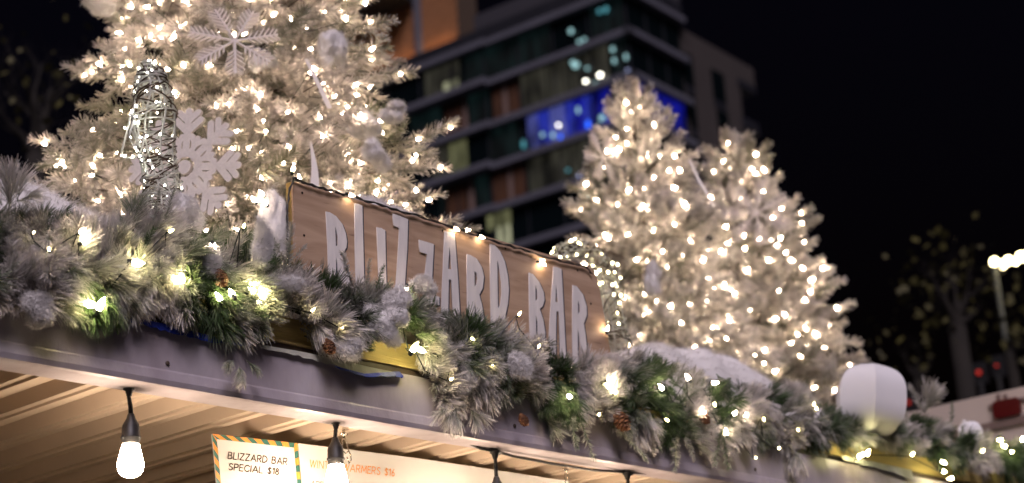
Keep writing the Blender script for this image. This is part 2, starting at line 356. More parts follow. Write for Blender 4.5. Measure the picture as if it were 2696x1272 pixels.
G = {  # single-stroke letters, cell height 1
 'A': (.8, [[(0, 0), (.4, 1), (.8, 0)], [(.14, .33), (.66, .33)]]), 'B': (.62, [[(0, 0), (0, 1), (.34, 1), (.5, .9), (.5, .66), (.34, .54), (0, .54)], [(.34, .54), (.55, .44), (.6, .26), (.52, .08), (.34, 0), (0, 0)]]),
 'L': (.5, [[(0, 1), (0, 0), (.5, 0)]]), 'I': (.05, [[(0, 0), (0, 1)]]), 'Z': (.65, [[(0, 1), (.62, 1), (0, 0), (.65, 0)]]),
 'R': (.62, [[(0, 0), (0, 1), (.36, 1), (.54, .9), (.56, .7), (.46, .52), (.3, .46), (0, .46)], [(.3, .46), (.6, 0)]]),
 'D': (.72, [[(0, 0), (0, 1), (.3, 1), (.56, .86), (.7, .62), (.7, .38), (.56, .14), (.3, 0), (0, 0)]]),
 'S': (.56, [[(.52, .86), (.4, .98), (.22, 1), (.06, .9), (.04, .7), (.16, .58), (.4, .46), (.54, .32), (.52, .12), (.36, .01), (.16, .01), (.0, .16)]]),
 'P': (.58, [[(0, 0), (0, 1), (.36, 1), (.55, .88), (.56, .66), (.42, .5), (.3, .46), (0, .46)]]), 'E': (.5, [[(.5, 1), (0, 1), (0, 0), (.5, 0)], [(0, .52), (.44, .52)]]),
 'C': (.75, [[(.74, .82), (.56, .97), (.36, 1), (.14, .88), (.02, .62), (.02, .38), (.14, .12), (.36, 0), (.56, .03), (.74, .18)]]),
 '$': (.52, [[(.48, .82), (.38, .92), (.2, .94), (.06, .84), (.06, .66), (.2, .55), (.4, .46), (.5, .32), (.46, .14), (.3, .06), (.12, .08), (.0, .2)], [(.26, 1.08), (.26, -.08)]]),
 '1': (.22, [[(0, .78), (.2, 1), (.2, 0)]]), '8': (.5, [[(.25, .55), (.1, .64), (.08, .86), (.25, 1), (.42, .86), (.4, .64), (.25, .55), (.06, .42), (.0, .2), (.12, .03), (.25, 0), (.4, .03), (.5, .2), (.44, .42), (.25, .55)]]),
 '6': (.5, [[(.36, 1), (.1, .5), (.02, .28), (.1, .06), (.26, 0), (.42, .05), (.5, .26), (.42, .48), (.26, .54), (.1, .46)]]),
 'W': (1.0, [[(0, 1), (.26, 0), (.5, .95), (.74, 0), (1, 1)]]), 'N': (.68, [[(0, 0), (0, 1), (.66, 0), (.66, 1)]]), 'T': (.6, [[(0, 1), (.6, 1)], [(.3, 1), (.3, 0)]]),
 'M': (.85, [[(0, 0), (.06, 1), (.42, .25), (.78, 1), (.84, 0)]]), ' ': (.35, [])}
def writing(txt, p0, p1, cap, Y, stroke, name, mtl, parent, gap=.24, lean=.0):
    w = sum(G[c][0] for c in txt)+gap*(len(txt)-1)
    A = at(*p0, Y); B = at(*p1, Y); U = (B-A)/w
    up = at(p0[0]-cap*lean, p0[1]-cap, Y)-A; h = up
    nrm = arr((0, -1, 0)); mb = MB(); x = 0
    for c in txt:
        gw, st = G[c]
        for s in st:
            pts = [A+U*(x+a)+h*b for a, b in s]
            for i in range(len(pts)-1):
                d = pts[i+1]-pts[i]; L = np.linalg.norm(d); d = d/L; sd_ = np.cross(d, nrm)*stroke; e = d*stroke*.7
                q = [pts[i]-sd_-e, pts[i+1]-sd_+e, pts[i+1]+sd_+e, pts[i]+sd_-e]
                off = arr((0, -.0002*((i % 3)+1), 0))
                mb.add([p+off for p in q], [(0, 1, 2, 3)])
        x += gw+gap
    return mb.build(name, mtl, parent)
writing('BLIZZARD BAR', (600, 1207.5), (755, 1224), 17, YM-.0015, .0014, 'lettering', M['ink'], card, lean=-.12)
writing('SPECIAL $18', (602, 1237), (733, 1250), 16.5, YM-.0015, .0014, 'lettering', M['ink'], card, lean=-.12)
board = thing('menu_board', at(800, 1440, YM-.004), 'wide white price board hung behind the second bulb reading WINTER WARMERS $16', 'menu board')
mb = MB(); quadplate(mb, [(784.5, 1167), (1100, 1206.5), (1500, 1267), (1522, 1527), (810, 1427)], YM+.0005); mb.build('board_panel', M['acrylic'], board)
writing('WINTER WARMERS $16', (815, 1230), (1038, 1254), 19, YM-.001, .0013, 'lettering', M['orange'], board, lean=-.1)
writing('APP', (818, 1283), (850, 1286.5), 17, YM-.001, .0010, 'lettering', M['ink'], board, lean=-.1)
# ------------------------------------------------------------------ bar sign
YS = Y0+.045
sign = thing('bar_sign', at(1180, 860, YS), 'long plywood sign with white letters BLIZZARD BAR standing behind the garland', 'sign')
outline = [(770, 477), (1160, 588), (1545, 700), (1562, 712), (1574, 735), (1608, 930), (1618, 985), (778, 770)]
P = [at(x, y, YS) for x, y in outline]
mb = MB(); mb.prism(P[::-1], ((0, 0, 0), (0, .006, 0))); mb.build('sign_panel', M['ply'], sign)
Pb = [at(x, y, YS) for x, y in outline]
mb = MB(); mb.prism(Pb[::-1], ((0, .0065, 0), (0, .026, 0))); mb.build('panel_edge', M['gold'], sign)
for x, y in ((795, 508), (800, 620), (1165, 608), (1520, 712), (1555, 800), (1330, 655)):
    mb = MB(); mb.lathe([(.0038, 0), (.0036, .0012), (.0015, .0014)], at(x, y, YS), 8, ax=(0, -1, 0)); mb.build('screw', M['steel'], sign)
ZX, ZY, ZS = 800, 480, 2.4306
L_ = dict
letters = [
 ('B', [(135,190),(160,195),(200,220),(240,270),(262,330),(270,380),(266,420),(245,455),(222,464),(250,495),(276,560),(287,640),(285,720),(265,780),(235,800),(155,790),(150,560),(145,400)], [[(193,285),(203,310),(211,350),(212,405),(198,412),(196,350)],[(198,480),(208,520),(214,600),(212,690),(204,700),(200,600)]]),
 ('L', [(318,137),(342,141),(368,152),(372,330),(378,560),(380,760),(440,775),(440,830),(330,815),(325,600),(320,400)], []),
 ('I', [(460,290),(490,296),(514,310),(518,500),(523,700),(526,850),(478,845),(472,600),(466,450)], []),
 ('Z', [(563,203),(610,218),(660,240),(659,300),(655,430),(641,640),(634,750),(690,765),(690,825),(572,800),(580,690),(592,520),(600,380),(603,300),(598,292),(566,278),(564,240)], []),
 ('Z', [(730,370),(775,383),(825,398),(823,450),(812,660),(808,720),(860,735),(860,790),(755,765),(762,660),(774,540),(781,462),(734,446),(731,410)], []),
 ('A', [(895,315),(930,321),(958,332),(965,420),(980,620),(998,960),(950,950),(936,628),(921,622),(915,940),(868,930),(875,760),(884,560)], [[(926,412),(934,480),(941,562),(917,556),(921,480)]]),
 ('R', [(1037,462),(1060,468),(1100,492),(1132,545),(1146,605),(1138,680),(1116,722),(1132,780),(1155,920),(1165,1050),(1118,1040),(1098,850),(1087,760),(1088,1030),(1042,1020),(1040,800),(1037,600)], [[(1085,570),(1098,584),(1105,615),(1100,655),(1086,672)]]),
 ('D', [(1185,395),(1215,405),(1250,445),(1280,510),(1299,600),(1306,690),(1299,780),(1280,870),(1256,960),(1225,1015),(1192,1010),(1189,800),(1186,600)], [[(1231,498),(1244,550),(1257,640),(1259,720),(1250,790),(1236,812),(1233,650)]]),
 ('B', [(1434,580),(1460,590),(1500,640),(1528,705),(1534,755),(1522,795),(1503,812),(1525,880),(1538,960),(1535,1050),(1505,1110),(1440,1095),(1437,850)], [[(1475,660),(1487,695),(1491,745),(1476,768)],[(1478,850),(1490,895),(1493,1010),(1480,1022)]]),
 ('A', [(1592,542),(1618,546),(1642,558),(1650,700),(1672,1130),(1632,1120),(1624,832),(1609,826),(1605,1110),(1555,1098),(1568,880),(1580,700)], [[(1607,655),(1615,710),(1622,772),(1603,766)]]),
 ('R', [(1714,660),(1740,668),(1780,720),(1803,795),(1805,850),(1785,905),(1797,980),(1812,1180),(1772,1172),(1758,1000),(1746,925),(1747,1165),(1712,1155),(1712,900)], [[(1747,752),(1759,785),(1763,825),(1748,852)]])]
def smooth_loop(pts, n=3):
    return pts
def curve_mesh(loops, ext, name, mtl, parent, Y, dx=0., dz=0.):
    cu = bpy.data.curves.new(name, 'CURVE'); cu.dimensions = '2D'; cu.fill_mode = 'BOTH'; cu.extrude = ext
    for lp in loops:
        sp = cu.splines.new('POLY'); sp.points.add(len(lp)-1); sp.use_cyclic_u = True
        for p, (x, z) in zip(sp.points, lp): p.co = (x+dx, z+dz, 0, 1)
    ob = bpy.data.objects.new('tmp', cu); COL.objects.link(ob)
    dg = bpy.context.evaluated_depsgraph_get(); dg.update()
    me = bpy.data.meshes.new_from_object(ob.evaluated_get(dg)); me.name = name
    bpy.data.objects.remove(ob); bpy.data.curves.remove(cu)
    o0 = org(parent) if parent is not None else np.zeros(3)
    for v in me.vertices:
        x, z, d = v.co; v.co = (x-o0[0], Y-d-o0[1], z-o0[2])
    me.materials.clear(); me.materials.append(mtl); me.update()
    return link(name, me, parent)
for nm, outer, holes in letters:
    def cv(lp, dx=0, dy=0, Y=YS):
        out = []
        for x, y in lp:
            p = at(ZX+(x+dx)/ZS, ZY+(y+dy)/ZS, Y); out.append((p[0], p[2]))
        return out
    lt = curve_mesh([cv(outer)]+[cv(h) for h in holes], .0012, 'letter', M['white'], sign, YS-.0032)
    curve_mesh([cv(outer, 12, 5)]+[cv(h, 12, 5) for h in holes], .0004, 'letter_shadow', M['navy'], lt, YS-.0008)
# ------------------------------------------------------------------ mini bulbs
def bulb_mesh(name, m, L=.020, r=.0045, cap=True):
    mb = MB()
    if cap: mb.lathe([(r*.8, -.010), (r*.95, -.004), (r*.95, 0)], (0, 0, 0), 6, 1)
    mb.lathe([(r*.8, .0005), (r, L*.25), (r*.85, L*.55), (r*.4, L*.85), (r*.08, L)], (0, 0, 0), 7, 0)
    o = mb.build('tmp', [m, M['cable']]); me = o.data; bpy.data.objects.remove(o); me.name = name
    return me
BM = bulb_mesh('bulb', M['bulb'], .024, .0062); BY = bulb_mesh('bulb_yellow', M['bulby'], .024, .0065); BG = bulb_mesh('bulb_small', M['bulbg'], .018, .0045)
BW = bulb_mesh('bulb_tiny', M['bulbw'], .0065, .0026, False); BR = bulb_mesh('bulb_far', emis('far_bulb', (1, .76, .55), 165), .024, .0068)
def put_bulb(me, p, d, parent, s=1., name='bulb'):
    o = link(name, me, parent, p); o.rotation_euler = Vector(tuple(d)).to_track_quat('Z', 'Y').to_euler(); o.scale = (s, s, s); return o
BS = bulb_mesh('bulb_sign', emis('sign_bulb', (1, .72, .46), 36), .020, .0052)
# cable along the sign
def wob(p, a): return arr(p)+rng.normal(0, a, 3)
scab = thing('light_string', at(770, 477, YS-.006), 'black twisted wire with clear lit bulbs stapled along the top of the plywood sign', 'string lights')
top = [(776, 742), (760, 690), (757, 640), (757, 590), (756, 540), (764, 497), (773, 468), (800, 480), (850, 496), (905, 512), (960, 527), (1020, 545), (1080, 563), (1150, 584), (1230, 612), (1300, 634), (1370, 656), (1450, 680), (1510, 694), (1545, 705), (1562, 722)]
tp = []
for i in range(len(top)-1):
    for k in range(5):
        q = lerp(top[i], top[i+1], k/5); tp.append(at(q[0]+random.uniform(-1.5, 1.5), q[1]+random.uniform(-2.5, 2.5), YS-.008))
mb = MB()
for ph in (0, math.pi):
    pts = []
    for i, p in enumerate(tp): w = i*1.15+ph; pts.append(p+arr((0, math.cos(w), math.sin(w)))*.0022)
    mb.tube(pts, .0021, 5)
mb.build('twisted_wire', M['black'], scab, True)
for x, y, dx, dz in [(918, 512, 1, -.12), (1195, 600, .9, -.3), (1225, 606, 1, .2), (1262, 622, 1, -.2), (1425, 690, .8, -.5), (1420, 688, .6, .2), (770, 452, .1, 1), (1598, 872, .2, 1)]:
    put_bulb(BS, at(x, y, YS-.014), (dx, -.25, dz), scab, 1)
for x, y in ((672, 530), (692, 514), (700, 538)): put_bulb(BM, at(x, y, YS-.02), (-.8, -.3, .3), scab, .9)
# ------------------------------------------------------------------ foliage templates
def tpl_fir(n=58, tw=.045, nl=.20, w=.026, flat=.55, seed=0, tipw=.3):
    """bottlebrush sprig along +X, unit length: returns V, T, flock base"""
    r = np.random.default_rng(seed); V = []; A = []
    for i in range(n):
        t = (i+r.random())/n; a = r.uniform(0, 2*math.pi)
        lat = arr((0, math.cos(a), math.sin(a)*flat)); lat /= np.linalg.norm(lat)
        L = nl*(1-.30*t**3)*r.uniform(.85, 1.1)*(.55+.45*min(1, t*5))
        d = unit(lat*.95+arr((.42+.75*t*t, 0, .10)))
        b = arr((t, 0, 0))+lat*.008; side = unit(np.cross(d, r.normal(0, 1, 3)))*w/2
        V += [b-side, b+side, b+d*L+side*tipw, b+d*L-side*tipw]; A += [.25, .25, 1, 1]
    for k in range(3):
        c = 2*math.pi*k/3; 
    V += [(0, 0, -tw*.3), (1.02, 0, 0), (0, tw*.3, tw*.2), (0, -tw*.3, tw*.2)]; A += [.3]*4
    T = []
    for i in range(n): k = i*4; T += [(k, k+1, k+2), (k, k+2, k+3)]
    k = n*4; T += [(k, k+1, k+2), (k+2, k+1, k+3), (k+3, k+1, k)]
    return arr(V), np.array(T), arr(A)
def tpl_pine(n=78, seed=0, spread=.80, w=.021, droop=.3):
    """long-needled burst: needles leave the last 55% of the twig"""
    r = np.random.default_rng(seed); V = []; A = []; T = []
    for i in range(n):
        t = r.random()**.7*.6; a = r.uniform(0, 2*math.pi); sp = spread*(.55+.45*r.random())*(1.1-t*.6)
        d = unit(arr((1, math.cos(a)*sp, math.sin(a)*sp))); L = r.uniform(.42, .60)
        b = arr((t, 0, 0)); side = unit(np.cross(d, r.normal(0, 1, 3)))*w/2
        m1 = b+d*L*.55; e = b+d*L+arr((.04, 0, -droop*.3))
        k = len(V); V += [b-side*.8, b+side*.8, m1+side, m1-side, e+side*.5, e-side*.5]; A += [0, 0, .55, .55, 1.1, 1.1]
        T += [(k, k+1, k+2), (k, k+2, k+3), (k+3, k+2, k+4), (k+3, k+4, k+5)]
    k = len(V); V += [(0, 0, -.02), (.65, 0, 0), (0, .02, .012), (0, -.02, .012)]; A += [.1]*4
    T += [(k, k+1, k+2), (k+2, k+1, k+3), (k+3, k+1, k)]
    return arr(V), np.array(T), arr(A)
def frames(D, up=None):
    """rotation matrices (n,3,3) whose first column is D"""
    n = len(D); D = D/np.linalg.norm(D, axis=1, keepdims=True)
    up = np.tile(arr((0, 0, 1)), (n, 1)) if up is None else up
    s = np.cross(up, D); ln = np.linalg.norm(s, axis=1, keepdims=True); s = np.where(ln < 1e-3, arr((1, 0, 0)), s/np.maximum(ln, 1e-6))
    u = np.cross(D, s); return np.stack([D, s, u], axis=2)
def scatter(tpls, P, D, Ln, Fl, Wd=None, roll=.3):
    """merge template copies -> V,T,flock"""
    Vs, Ts, As = [], [], []; off = 0; n = len(P); ch = rng.integers(0, len(tpls), n); Wd = Ln if Wd is None else Wd
    ups = np.tile(arr((0, 0, 1)), (n, 1))+rng.normal(0, roll, (n, 3))
    R = frames(D, ups)
    for c, (tv, tt, ta) in enumerate(tpls):
        idx = np.where(ch == c)[0]
        if not len(idx): continue
        sc = np.stack([Ln[idx], Wd[idx], Wd[idx]], axis=1)
        v = np.einsum('nij,nkj->nki', R[idx], tv[None]*sc[:, None, :])+P[idx][:, None, :]
        k = len(tv); v = v.reshape(-1, 3)
        t = (tt[None]+(np.arange(len(idx))*k)[:, None, None]).reshape(-1, 3)+off
        f = np.clip(Fl[idx][:, None]*(.35+.75*ta[None])+rng.normal(0, .10, (len(idx), k)), 0, 1).ravel()
        Vs.append(v); Ts.append(t); As.append(f); off += len(v)
    return np.concatenate(Vs), np.concatenate(Ts), np.concatenate(As)
FIR = [tpl_fir(n=120, nl=.29, w=.030, flat=.42, seed=i, tipw=.45) for i in range(5)]
FIRP = [tpl_fir(n=130, nl=.33, w=.036, flat=.5, seed=10+i, tipw=.6) for i in range(5)]
PINE = [tpl_pine(seed=i) for i in range(5)]
GFIR = [tpl_fir(n=120, nl=.17, w=.024, flat=.5, seed=30+i, tipw=.4) for i in range(3)]
# ------------------------------------------------------------------ flocked Christmas trees
def grow_tree(base, H, rfun, step, bdens, z0, tw=.10, droop=(-.15, .5), face=None, zmax=99):
    """returns sprig arrays; base xyz, crown from z0 to H"""
    P, D, L = [], [], []; tips = []; limbs = []
    z = z0
    while z < H:
        r = rfun((z-z0)/(H-z0)); nb = max(4, int(2*math.pi*r*bdens)+3); ph = random.random()*6.3
        for i in range(nb):
            az = ph+2*math.pi*(i+random.uniform(-.3, .3))/nb
            q = (z-z0)/(H-z0); el = droop[0]*(1-q)+droop[1]*q**1.6+random.uniform(-.12, .12)
            out = arr((math.cos(az), math.sin(az), 0)); bl = r*random.uniform(.76, 1.08)
            p0 = arr(base)+arr((0, 0, z+random.uniform(-step/2, step/2)))
            d0 = unit(out*math.cos(el)+arr((0, 0, math.sin(el))))
            bend = random.uniform(-.10, .14)
            def pos(t): return p0+d0*bl*t+arr((0, 0, bend*bl*t*t))
            def tan(t): return unit(d0+arr((0, 0, 2*bend*t)))
            limbs.append((p0, pos(.9)))
            sd_ = unit(np.cross(tan(.5), (0, 0, 1)))
            t = .30; sgn = 1
            ds = tw*.60/max(bl, .1)
            while t < 1:
                sl = (1-t)*bl*.5+tw*.80*random.uniform(.7, 1.2); sgn = -sgn
                dd = unit(tan(t)*.72+sd_*sgn*random.uniform(.5, 1.1)+arr((0, 0, random.uniform(-.55, .45))))
                p = pos(t)
                if sl > tw*1.5:
                    e = p+dd*(sl-tw*.8); P.append(p); D.append(dd); L.append(sl*.62)
                    P.append(e); D.append(unit(dd+rng.normal(0, .1, 3))); L.append(tw*random.uniform(.8, 1.1))
                    for s2 in (-1, 1, random.choice((-1, 1))):
                        m = p+dd*sl*random.uniform(.3, .55); s3 = unit(np.cross(dd, (0, 0, 1)))
                        P.append(m); D.append(unit(dd*.75+s3*s2*.7+rng.normal(0, .28, 3))); L.append(tw*random.uniform(.55, .85))
                    tips.append(e+dd*tw*.6)
                else:
                    P.append(p); D.append(dd); L.append(sl); tips.append(p+dd*sl*.8)
                t += ds
            P.append(pos(.93)); D.append(unit(tan(1)+rng.normal(0, .1, 3))); L.append(tw*1.05); tips.append(pos(1.0)+tan(1)*tw*.5)
        z += step
    for k in range(4): P.append(arr(base)+arr((0, 0, H-.02+.02*k))); D.append(unit(rng.normal(0, .25, 3)+arr((0, 0, 1)))); L.append(tw)
    return arr(P), arr(D), arr(L), tips, limbs
CAMD = unit(arr((EYE[0], EYE[1], 0))-arr((4, 4.5, 0)))
def xtree(px, zbase, H, rfun, step, bdens, z0, tw, tpls, material, label, flock, wfac=1.0, zcut=None, droop=(-.15, .5)):
    base = arr((px[0], px[1], zbase))
    t = thing('christmas_tree', base, label, 'christmas tree')
    P, D, L, tips, limbs = grow_tree(base, H, rfun, step, bdens, z0, tw, droop)
    # leave out the growth nobody could see from the plaza side: the far back quarter
    rel = P-base; back = -(rel[:, 0]*CAMD[0]+rel[:, 1]*CAMD[1])
    keep = back < .42*np.array([rfun(min(1, max(0, (z-z0)/(H-z0)))) for z in rel[:, 2]])+.05
    P, D, L = P[keep], D[keep], L[keep]
    fl = np.clip(flock+.75*np.array([noise.noise(Vector(tuple(p*4.5))) for p in P])+rng.normal(0, .16, len(P)), .05, 1)
    V, T, A = scatter(tpls, P, D, L, fl, np.maximum(L, tw*.75)*wfac)
    fastmesh('crown', V, T, material, t, {'flock': A})
    mb = MB(); mb.tube([base, base+arr((0, 0, H*.5)), base+arr((0, 0, H))], [.035, .022, .004], 8)
    for a, b in limbs: mb.tube([a, b], [.006, .002], 4, cap=False)
    mb.build('trunk', M['bark'], t, True)
    return t, base, tips
def light_up(tips, base, n, bands, me, label_list, smin=.055, zr=(0, 99), facing=-.25):
    c = [p for p in tips if zr[0] < p[2] < zr[1] and (unit((p-base)*arr((1, 1, 0)))@CAMD) > facing]
    random.shuffle(c); ch = []
    for p in c:
        if len(ch) >= n: break
        if all(np.sum((p-q)**2) > smin**2 for q in ch): ch.append(p)
    ch.sort(key=lambda p: -p[2]); k = math.ceil(len(ch)/bands)
    for b in range(bands):
        sub = ch[b*k:(b+1)*k]
        if not sub: continue
        s = thing('light_string', sub[0], label_list[b], 'string lights')
        # the cable visits its bulbs by angle, running just inside the needle tips
        zs = sorted(sub, key=lambda p: (round(p[2]/.16), math.atan2(p[1]-base[1], p[0]-base[0])))
        mb = MB(); pts = []
        for i in range(len(zs)-1):
            a, bb = zs[i], zs[i+1]
            for w in (0, .5):
                q = a*(1-w)+bb*w; ax = base*arr((1, 1, 0))+arr((0, 0, q[2])); q = q+(ax-q)*(.08+.14*(w > 0)); q[2] -= .012*(w > 0); pts.append(q)
        mb.tube(pts, .0014, 4); mb.build('cable', M['cable'], s)
        for p in sub:
            dd = unit(unit((p-base)*arr((1, 1, 0)))*.6+rng.normal(0, .6, 3)+arr((0, 0, .15))); put_bulb(me, p-unit((p-base)*arr((1, 1, 0)))*random.uniform(0, .05), dd, s, random.uniform(.66, .95))
TL, bL, tipsL = xtree(at(628, 300, 4.5)[:2], 2.705, 2.95, lambda q: .88*(1-q)**1.12+.03, .105, 3.0, .30, .135, FIR, m_tree, 'largest flocked fir tree, left of the sign, its top cut off by the frame', .70)
light_up(tipsL, bL, 392, 4, BM, ['warm bulbs nearest the cut off top of the largest left tree', 'warm bulbs round the upper snowflake of the largest left tree', 'warm bulbs level with the wire figure on the largest left tree', 'warm bulbs round the lowest boughs of the largest left tree'], .052, (3.1, 4.75), -.1)
apA = at(1658, 215, 4.5); apB = at(1928, 362, 4.62)
TA, bA, tipsA = xtree(apA[:2], 2.705, apA[2]-2.705-.15, lambda q: min(.46, .56*(1-q)**.85+.02), .085, 3.6, .30, .125, FIRP, m_tree2, 'white flocked fir tree with the taller top, just right of the sign', .88, 1.0, droop=(-.05, .8))
light_up(tipsA, bA, 160, 2, BR, ['warm bulbs on the upper half of the tree just right of the sign', 'warm bulbs on the lower half of the tree just right of the sign'], .06, (3.1, 5), -.1)
TB, bB, tipsB = xtree(apB[:2], 2.705, apB[2]-2.705-.11, lambda q: .43*min(1, 1.3*(1-q)**.66)*min(1, .62+2.2*q)+.02, .085, 3.6, .30, .125, FIRP, m_tree2, 'white flocked fir tree with the lower top, rightmost of the three', .88, 1.0, droop=(-.05, .8))
light_up(tipsB, bB, 160, 2, BR, ['warm bulbs on the upper half of the rightmost tree', 'warm bulbs on the lower half of the rightmost tree'], .06, (3.1, 5), -.1)
# ------------------------------------------------------------------ garland
TOP = [(-60, 560), (0, 555), (60, 560), (200, 560), (300, 590), (400, 545), (500, 600), (600, 620), (700, 650), (740, 700), (800, 715), (900, 720), (1000, 770), (1100, 780), (1200, 830), (1300, 850), (1400, 880), (1500, 925), (1600, 925), (1700, 920), (1800, 965), (1900, 975), (2000, 1005), (2100, 1020), (2200, 1090), (2300, 1130), (2400, 1085), (2500, 1115), (2560, 1140), (2696, 1150), (2800, 1160)]
BOT = [(-60, 830), (0, 835), (60, 850), (200, 865), (300, 860), (400, 830), (500, 870), (600, 915), (690, 900), (705, 868), (785, 880), (810, 925), (860, 955), (940, 960), (965, 905), (1080, 915), (1100, 940), (1150, 1090), (1200, 1115), (1300, 1070), (1400, 1080), (1440, 1170), (1500, 1130), (1600, 1145), (1700, 1200), (1800, 1190), (1850, 1235), (1900, 1200), (2000, 1180), (2100, 1220), (2200, 1195), (2300, 1190), (2400, 1230), (2500, 1262), (2696, 1290), (2800, 1310)]
xp = lambda t, x: float(np.interp(x, [a for a, b in t], [b for a, b in t]))
gar = thing('garland', at(1300, 970, Y0), 'long frosted pine garland running along the roof edge of the kiosk', 'garland')
P, D, L, F, K = [], [], [], [], []
for i in range(2300):
    x = random.uniform(-60, 2790); a, b = xp(TOP, x), xp(BOT, x); v = random.random()
    mrg = 26
    y = (a+mrg)*(1-v)+(b-mrg-12)*v
    Yv = Y0-.012-.055*math.sin(math.pi*v)*random.random()+.09*(1-v)*random.random()+.01
    if (700 < x < 795 or 962 < x < 1105) and v > .72: continue
    p = at(x, y, Yv)
    # clumps share a direction so the tufts read as tufts
    cl = noise.noise_vector(Vector(tuple(p*7)))*1.3
    d = unit(arr((cl[0]+random.uniform(-.5, .5), -random.uniform(.15, 1.0), (.5-v)*1.5+cl[2]*1.1+random.uniform(-.4, .4))))
    if (690 < x < 800 or 955 < x < 1110) and v > .45: d = unit(arr((d[0], d[1], max(d[2], .05))))
    ln = random.uniform(.065, .105); kind = random.random() < .66
    fl = noise.noise(Vector(tuple(p*5.5))+Vector((3, 3, 3)))*2.1+.50+random.uniform(-.25, .25)
    P.append(p-d*ln*.35); D.append(d); L.append(ln*(1 if kind else .9)); F.append(min(1, max(.02, fl))); K.append(kind)
# named tufts that stand clear of the rest
def tuft(x, y, Y, dx, dz, ln, fl, kind, n=1, dy=-.2):
    p = at(x, y, Y)
    for k in range(n): P.append(p); D.append(unit(arr((dx, dy, dz))+rng.normal(0, .25*(n > 1), 3))); L.append(ln); F.append(fl); K.append(kind)
tuft(758, 700, Y0-.03, -.05, 1, .115, .72, False); tuft(752, 690, Y0-.03, -.8, .75, .075, .7, False); tuft(762, 690, Y0-.03, .75, .8, .07, .7, False); tuft(750, 720, Y0-.03, .1, 1, .08, .5, False)
tuft(930, 755, Y0-.04, -.62, .9, .10, .85, False); tuft(915, 720, Y0-.04, -.4, 1, .06, .8, False); tuft(965, 750, Y0-.03, .05, 1, .07, .6, False); tuft(990, 760, Y0-.03, .3, 1, .07, .12, False)
tuft(25, 545, Y0-.02, .05, 1, .10, .95, True, 3); tuft(45, 530, Y0-.02, .6, .8, .08, .95, True, 2); tuft(5, 540, Y0-.02, -.3, 1, .08, .95, True, 2)
tuft(350, 610, Y0, -.1, 1, .10, .35, True, 2); tuft(400, 600, Y0, .1, 1, .10, .55, False, 1); tuft(430, 590, Y0, .2, 1, .09, .45, False)
tuft(630, 965, Y0-.03, -.1, -1, .055, .6, True, 3, -.1); tuft(615, 950, Y0-.03, -.8, -.3, .05, .5, True, 2); tuft(650, 950, Y0-.03, .6, -.5, .05, .3, True, 1)
tuft(1200, 1075, Y0-.04, -.4, -1, .08, .8, True, 3); tuft(1180, 1080, Y0-.04, -1, -.3, .07, .8, True, 2); tuft(1240, 1080, Y0-.04, .5, -1, .07, .8, True, 2)
tuft(1505, 1100, Y0-.05, -.1, -1, .10, .35, False); tuft(1530, 1110, Y0-.05, .15, -1, .12, .45, False); tuft(1650, 1150, Y0-.05, .7, -.7, .10, .4, False); tuft(1780, 1150, Y0-.05, -.45, -1, .13, .5, False); tuft(1805, 1150, Y0-.05, .2, -1, .08, .6, False); tuft(1900, 1130, Y0-.05, .15, -1, .14, .35, False, 2)
tuft(2440, 1080, Y0, -.05, 1, .12, .9, True, 3); tuft(2435, 1090, Y0, .1, 1, .13, .9, False, 2); tuft(2505, 1110, Y0, 0, 1, .08, .3, False)
tuft(2100, 1190, Y0-.04, -.3, -1, .09, .85, True, 3); tuft(2195, 990, Y0+.6, .1, 1, .10, .85, False, 2)
P, D, L, F, K = arr(P), arr(D), arr(L), arr(F), np.array(K)
o1 = scatter(PINE, P[K], D[K], L[K]*1.0, F[K]); o2 = scatter(GFIR, P[~K], D[~K], L[~K], F[~K], L[~K]*1.0)
V = np.concatenate([o1[0], o2[0]]); T = np.concatenate([o1[1], o2[1]+len(o1[0])]); A = np.concatenate([o1[2], o2[2]])
fastmesh('greenery', V, T, m_gar, gar, {'flock': A})
mb = MB(); pts = []
for x in range(-100, 2860, 60):
    y = xp(TOP, x)*.5+xp(BOT, x)*.5; pts.append(at(x, y, Y0+.03))
mb.tube(pts, .022, 8); mb.build('core_stem', mat('stem_green', (.018, .028, .012), .9), gar, True)
def pine_cone(c, ax, s=1.):
    mb = MB(); ax = unit(ax); e1 = unit(np.cross(ax, (0, 0, 1) if abs(ax[2]) < .9 else (1, 0, 0))); e2 = np.cross(ax, e1); c = arr(c)
    mb.lathe([(.002, -.02*s), (.008*s, -.01*s), (.009*s, .01*s), (.003*s, .03*s)], c, 8, ax=ax)
    for i in range(46):
        t = i/46; w = i*2.4; rr = .019*s*math.sin(math.pi*(.12+.80*t))**.8
        o = e1*math.cos(w)+e2*math.sin(w); sd_ = np.cross(ax, o); b = c+ax*(-.022+.052*t)*s
        tip = b+o*rr+ax*.010*s; h = rr*.42+.002
        mb.add([b+o*rr*.2-sd_*h*.5, b+o*rr*.2+sd_*h*.5, tip+sd_*h, tip+ax*.003*s+o*.002*s, tip-sd_*h, tip-ax*.003*s], [(0, 1, 2, 5), (0, 5, 4), (1, 0, 4, 3), (1, 3, 2), (2, 3, 4, 5)])
    return mb
for x, y, s in [(1630, 1098, 1.25), (575, 722, .9), (1850, 1092, .9), (1375, 1100, .7), (862, 905, .8)]:
    pine_cone(at(x, y, Y0-.055), (.25, -.4, -1), s).build('pine_cone', M['cone'], gar)
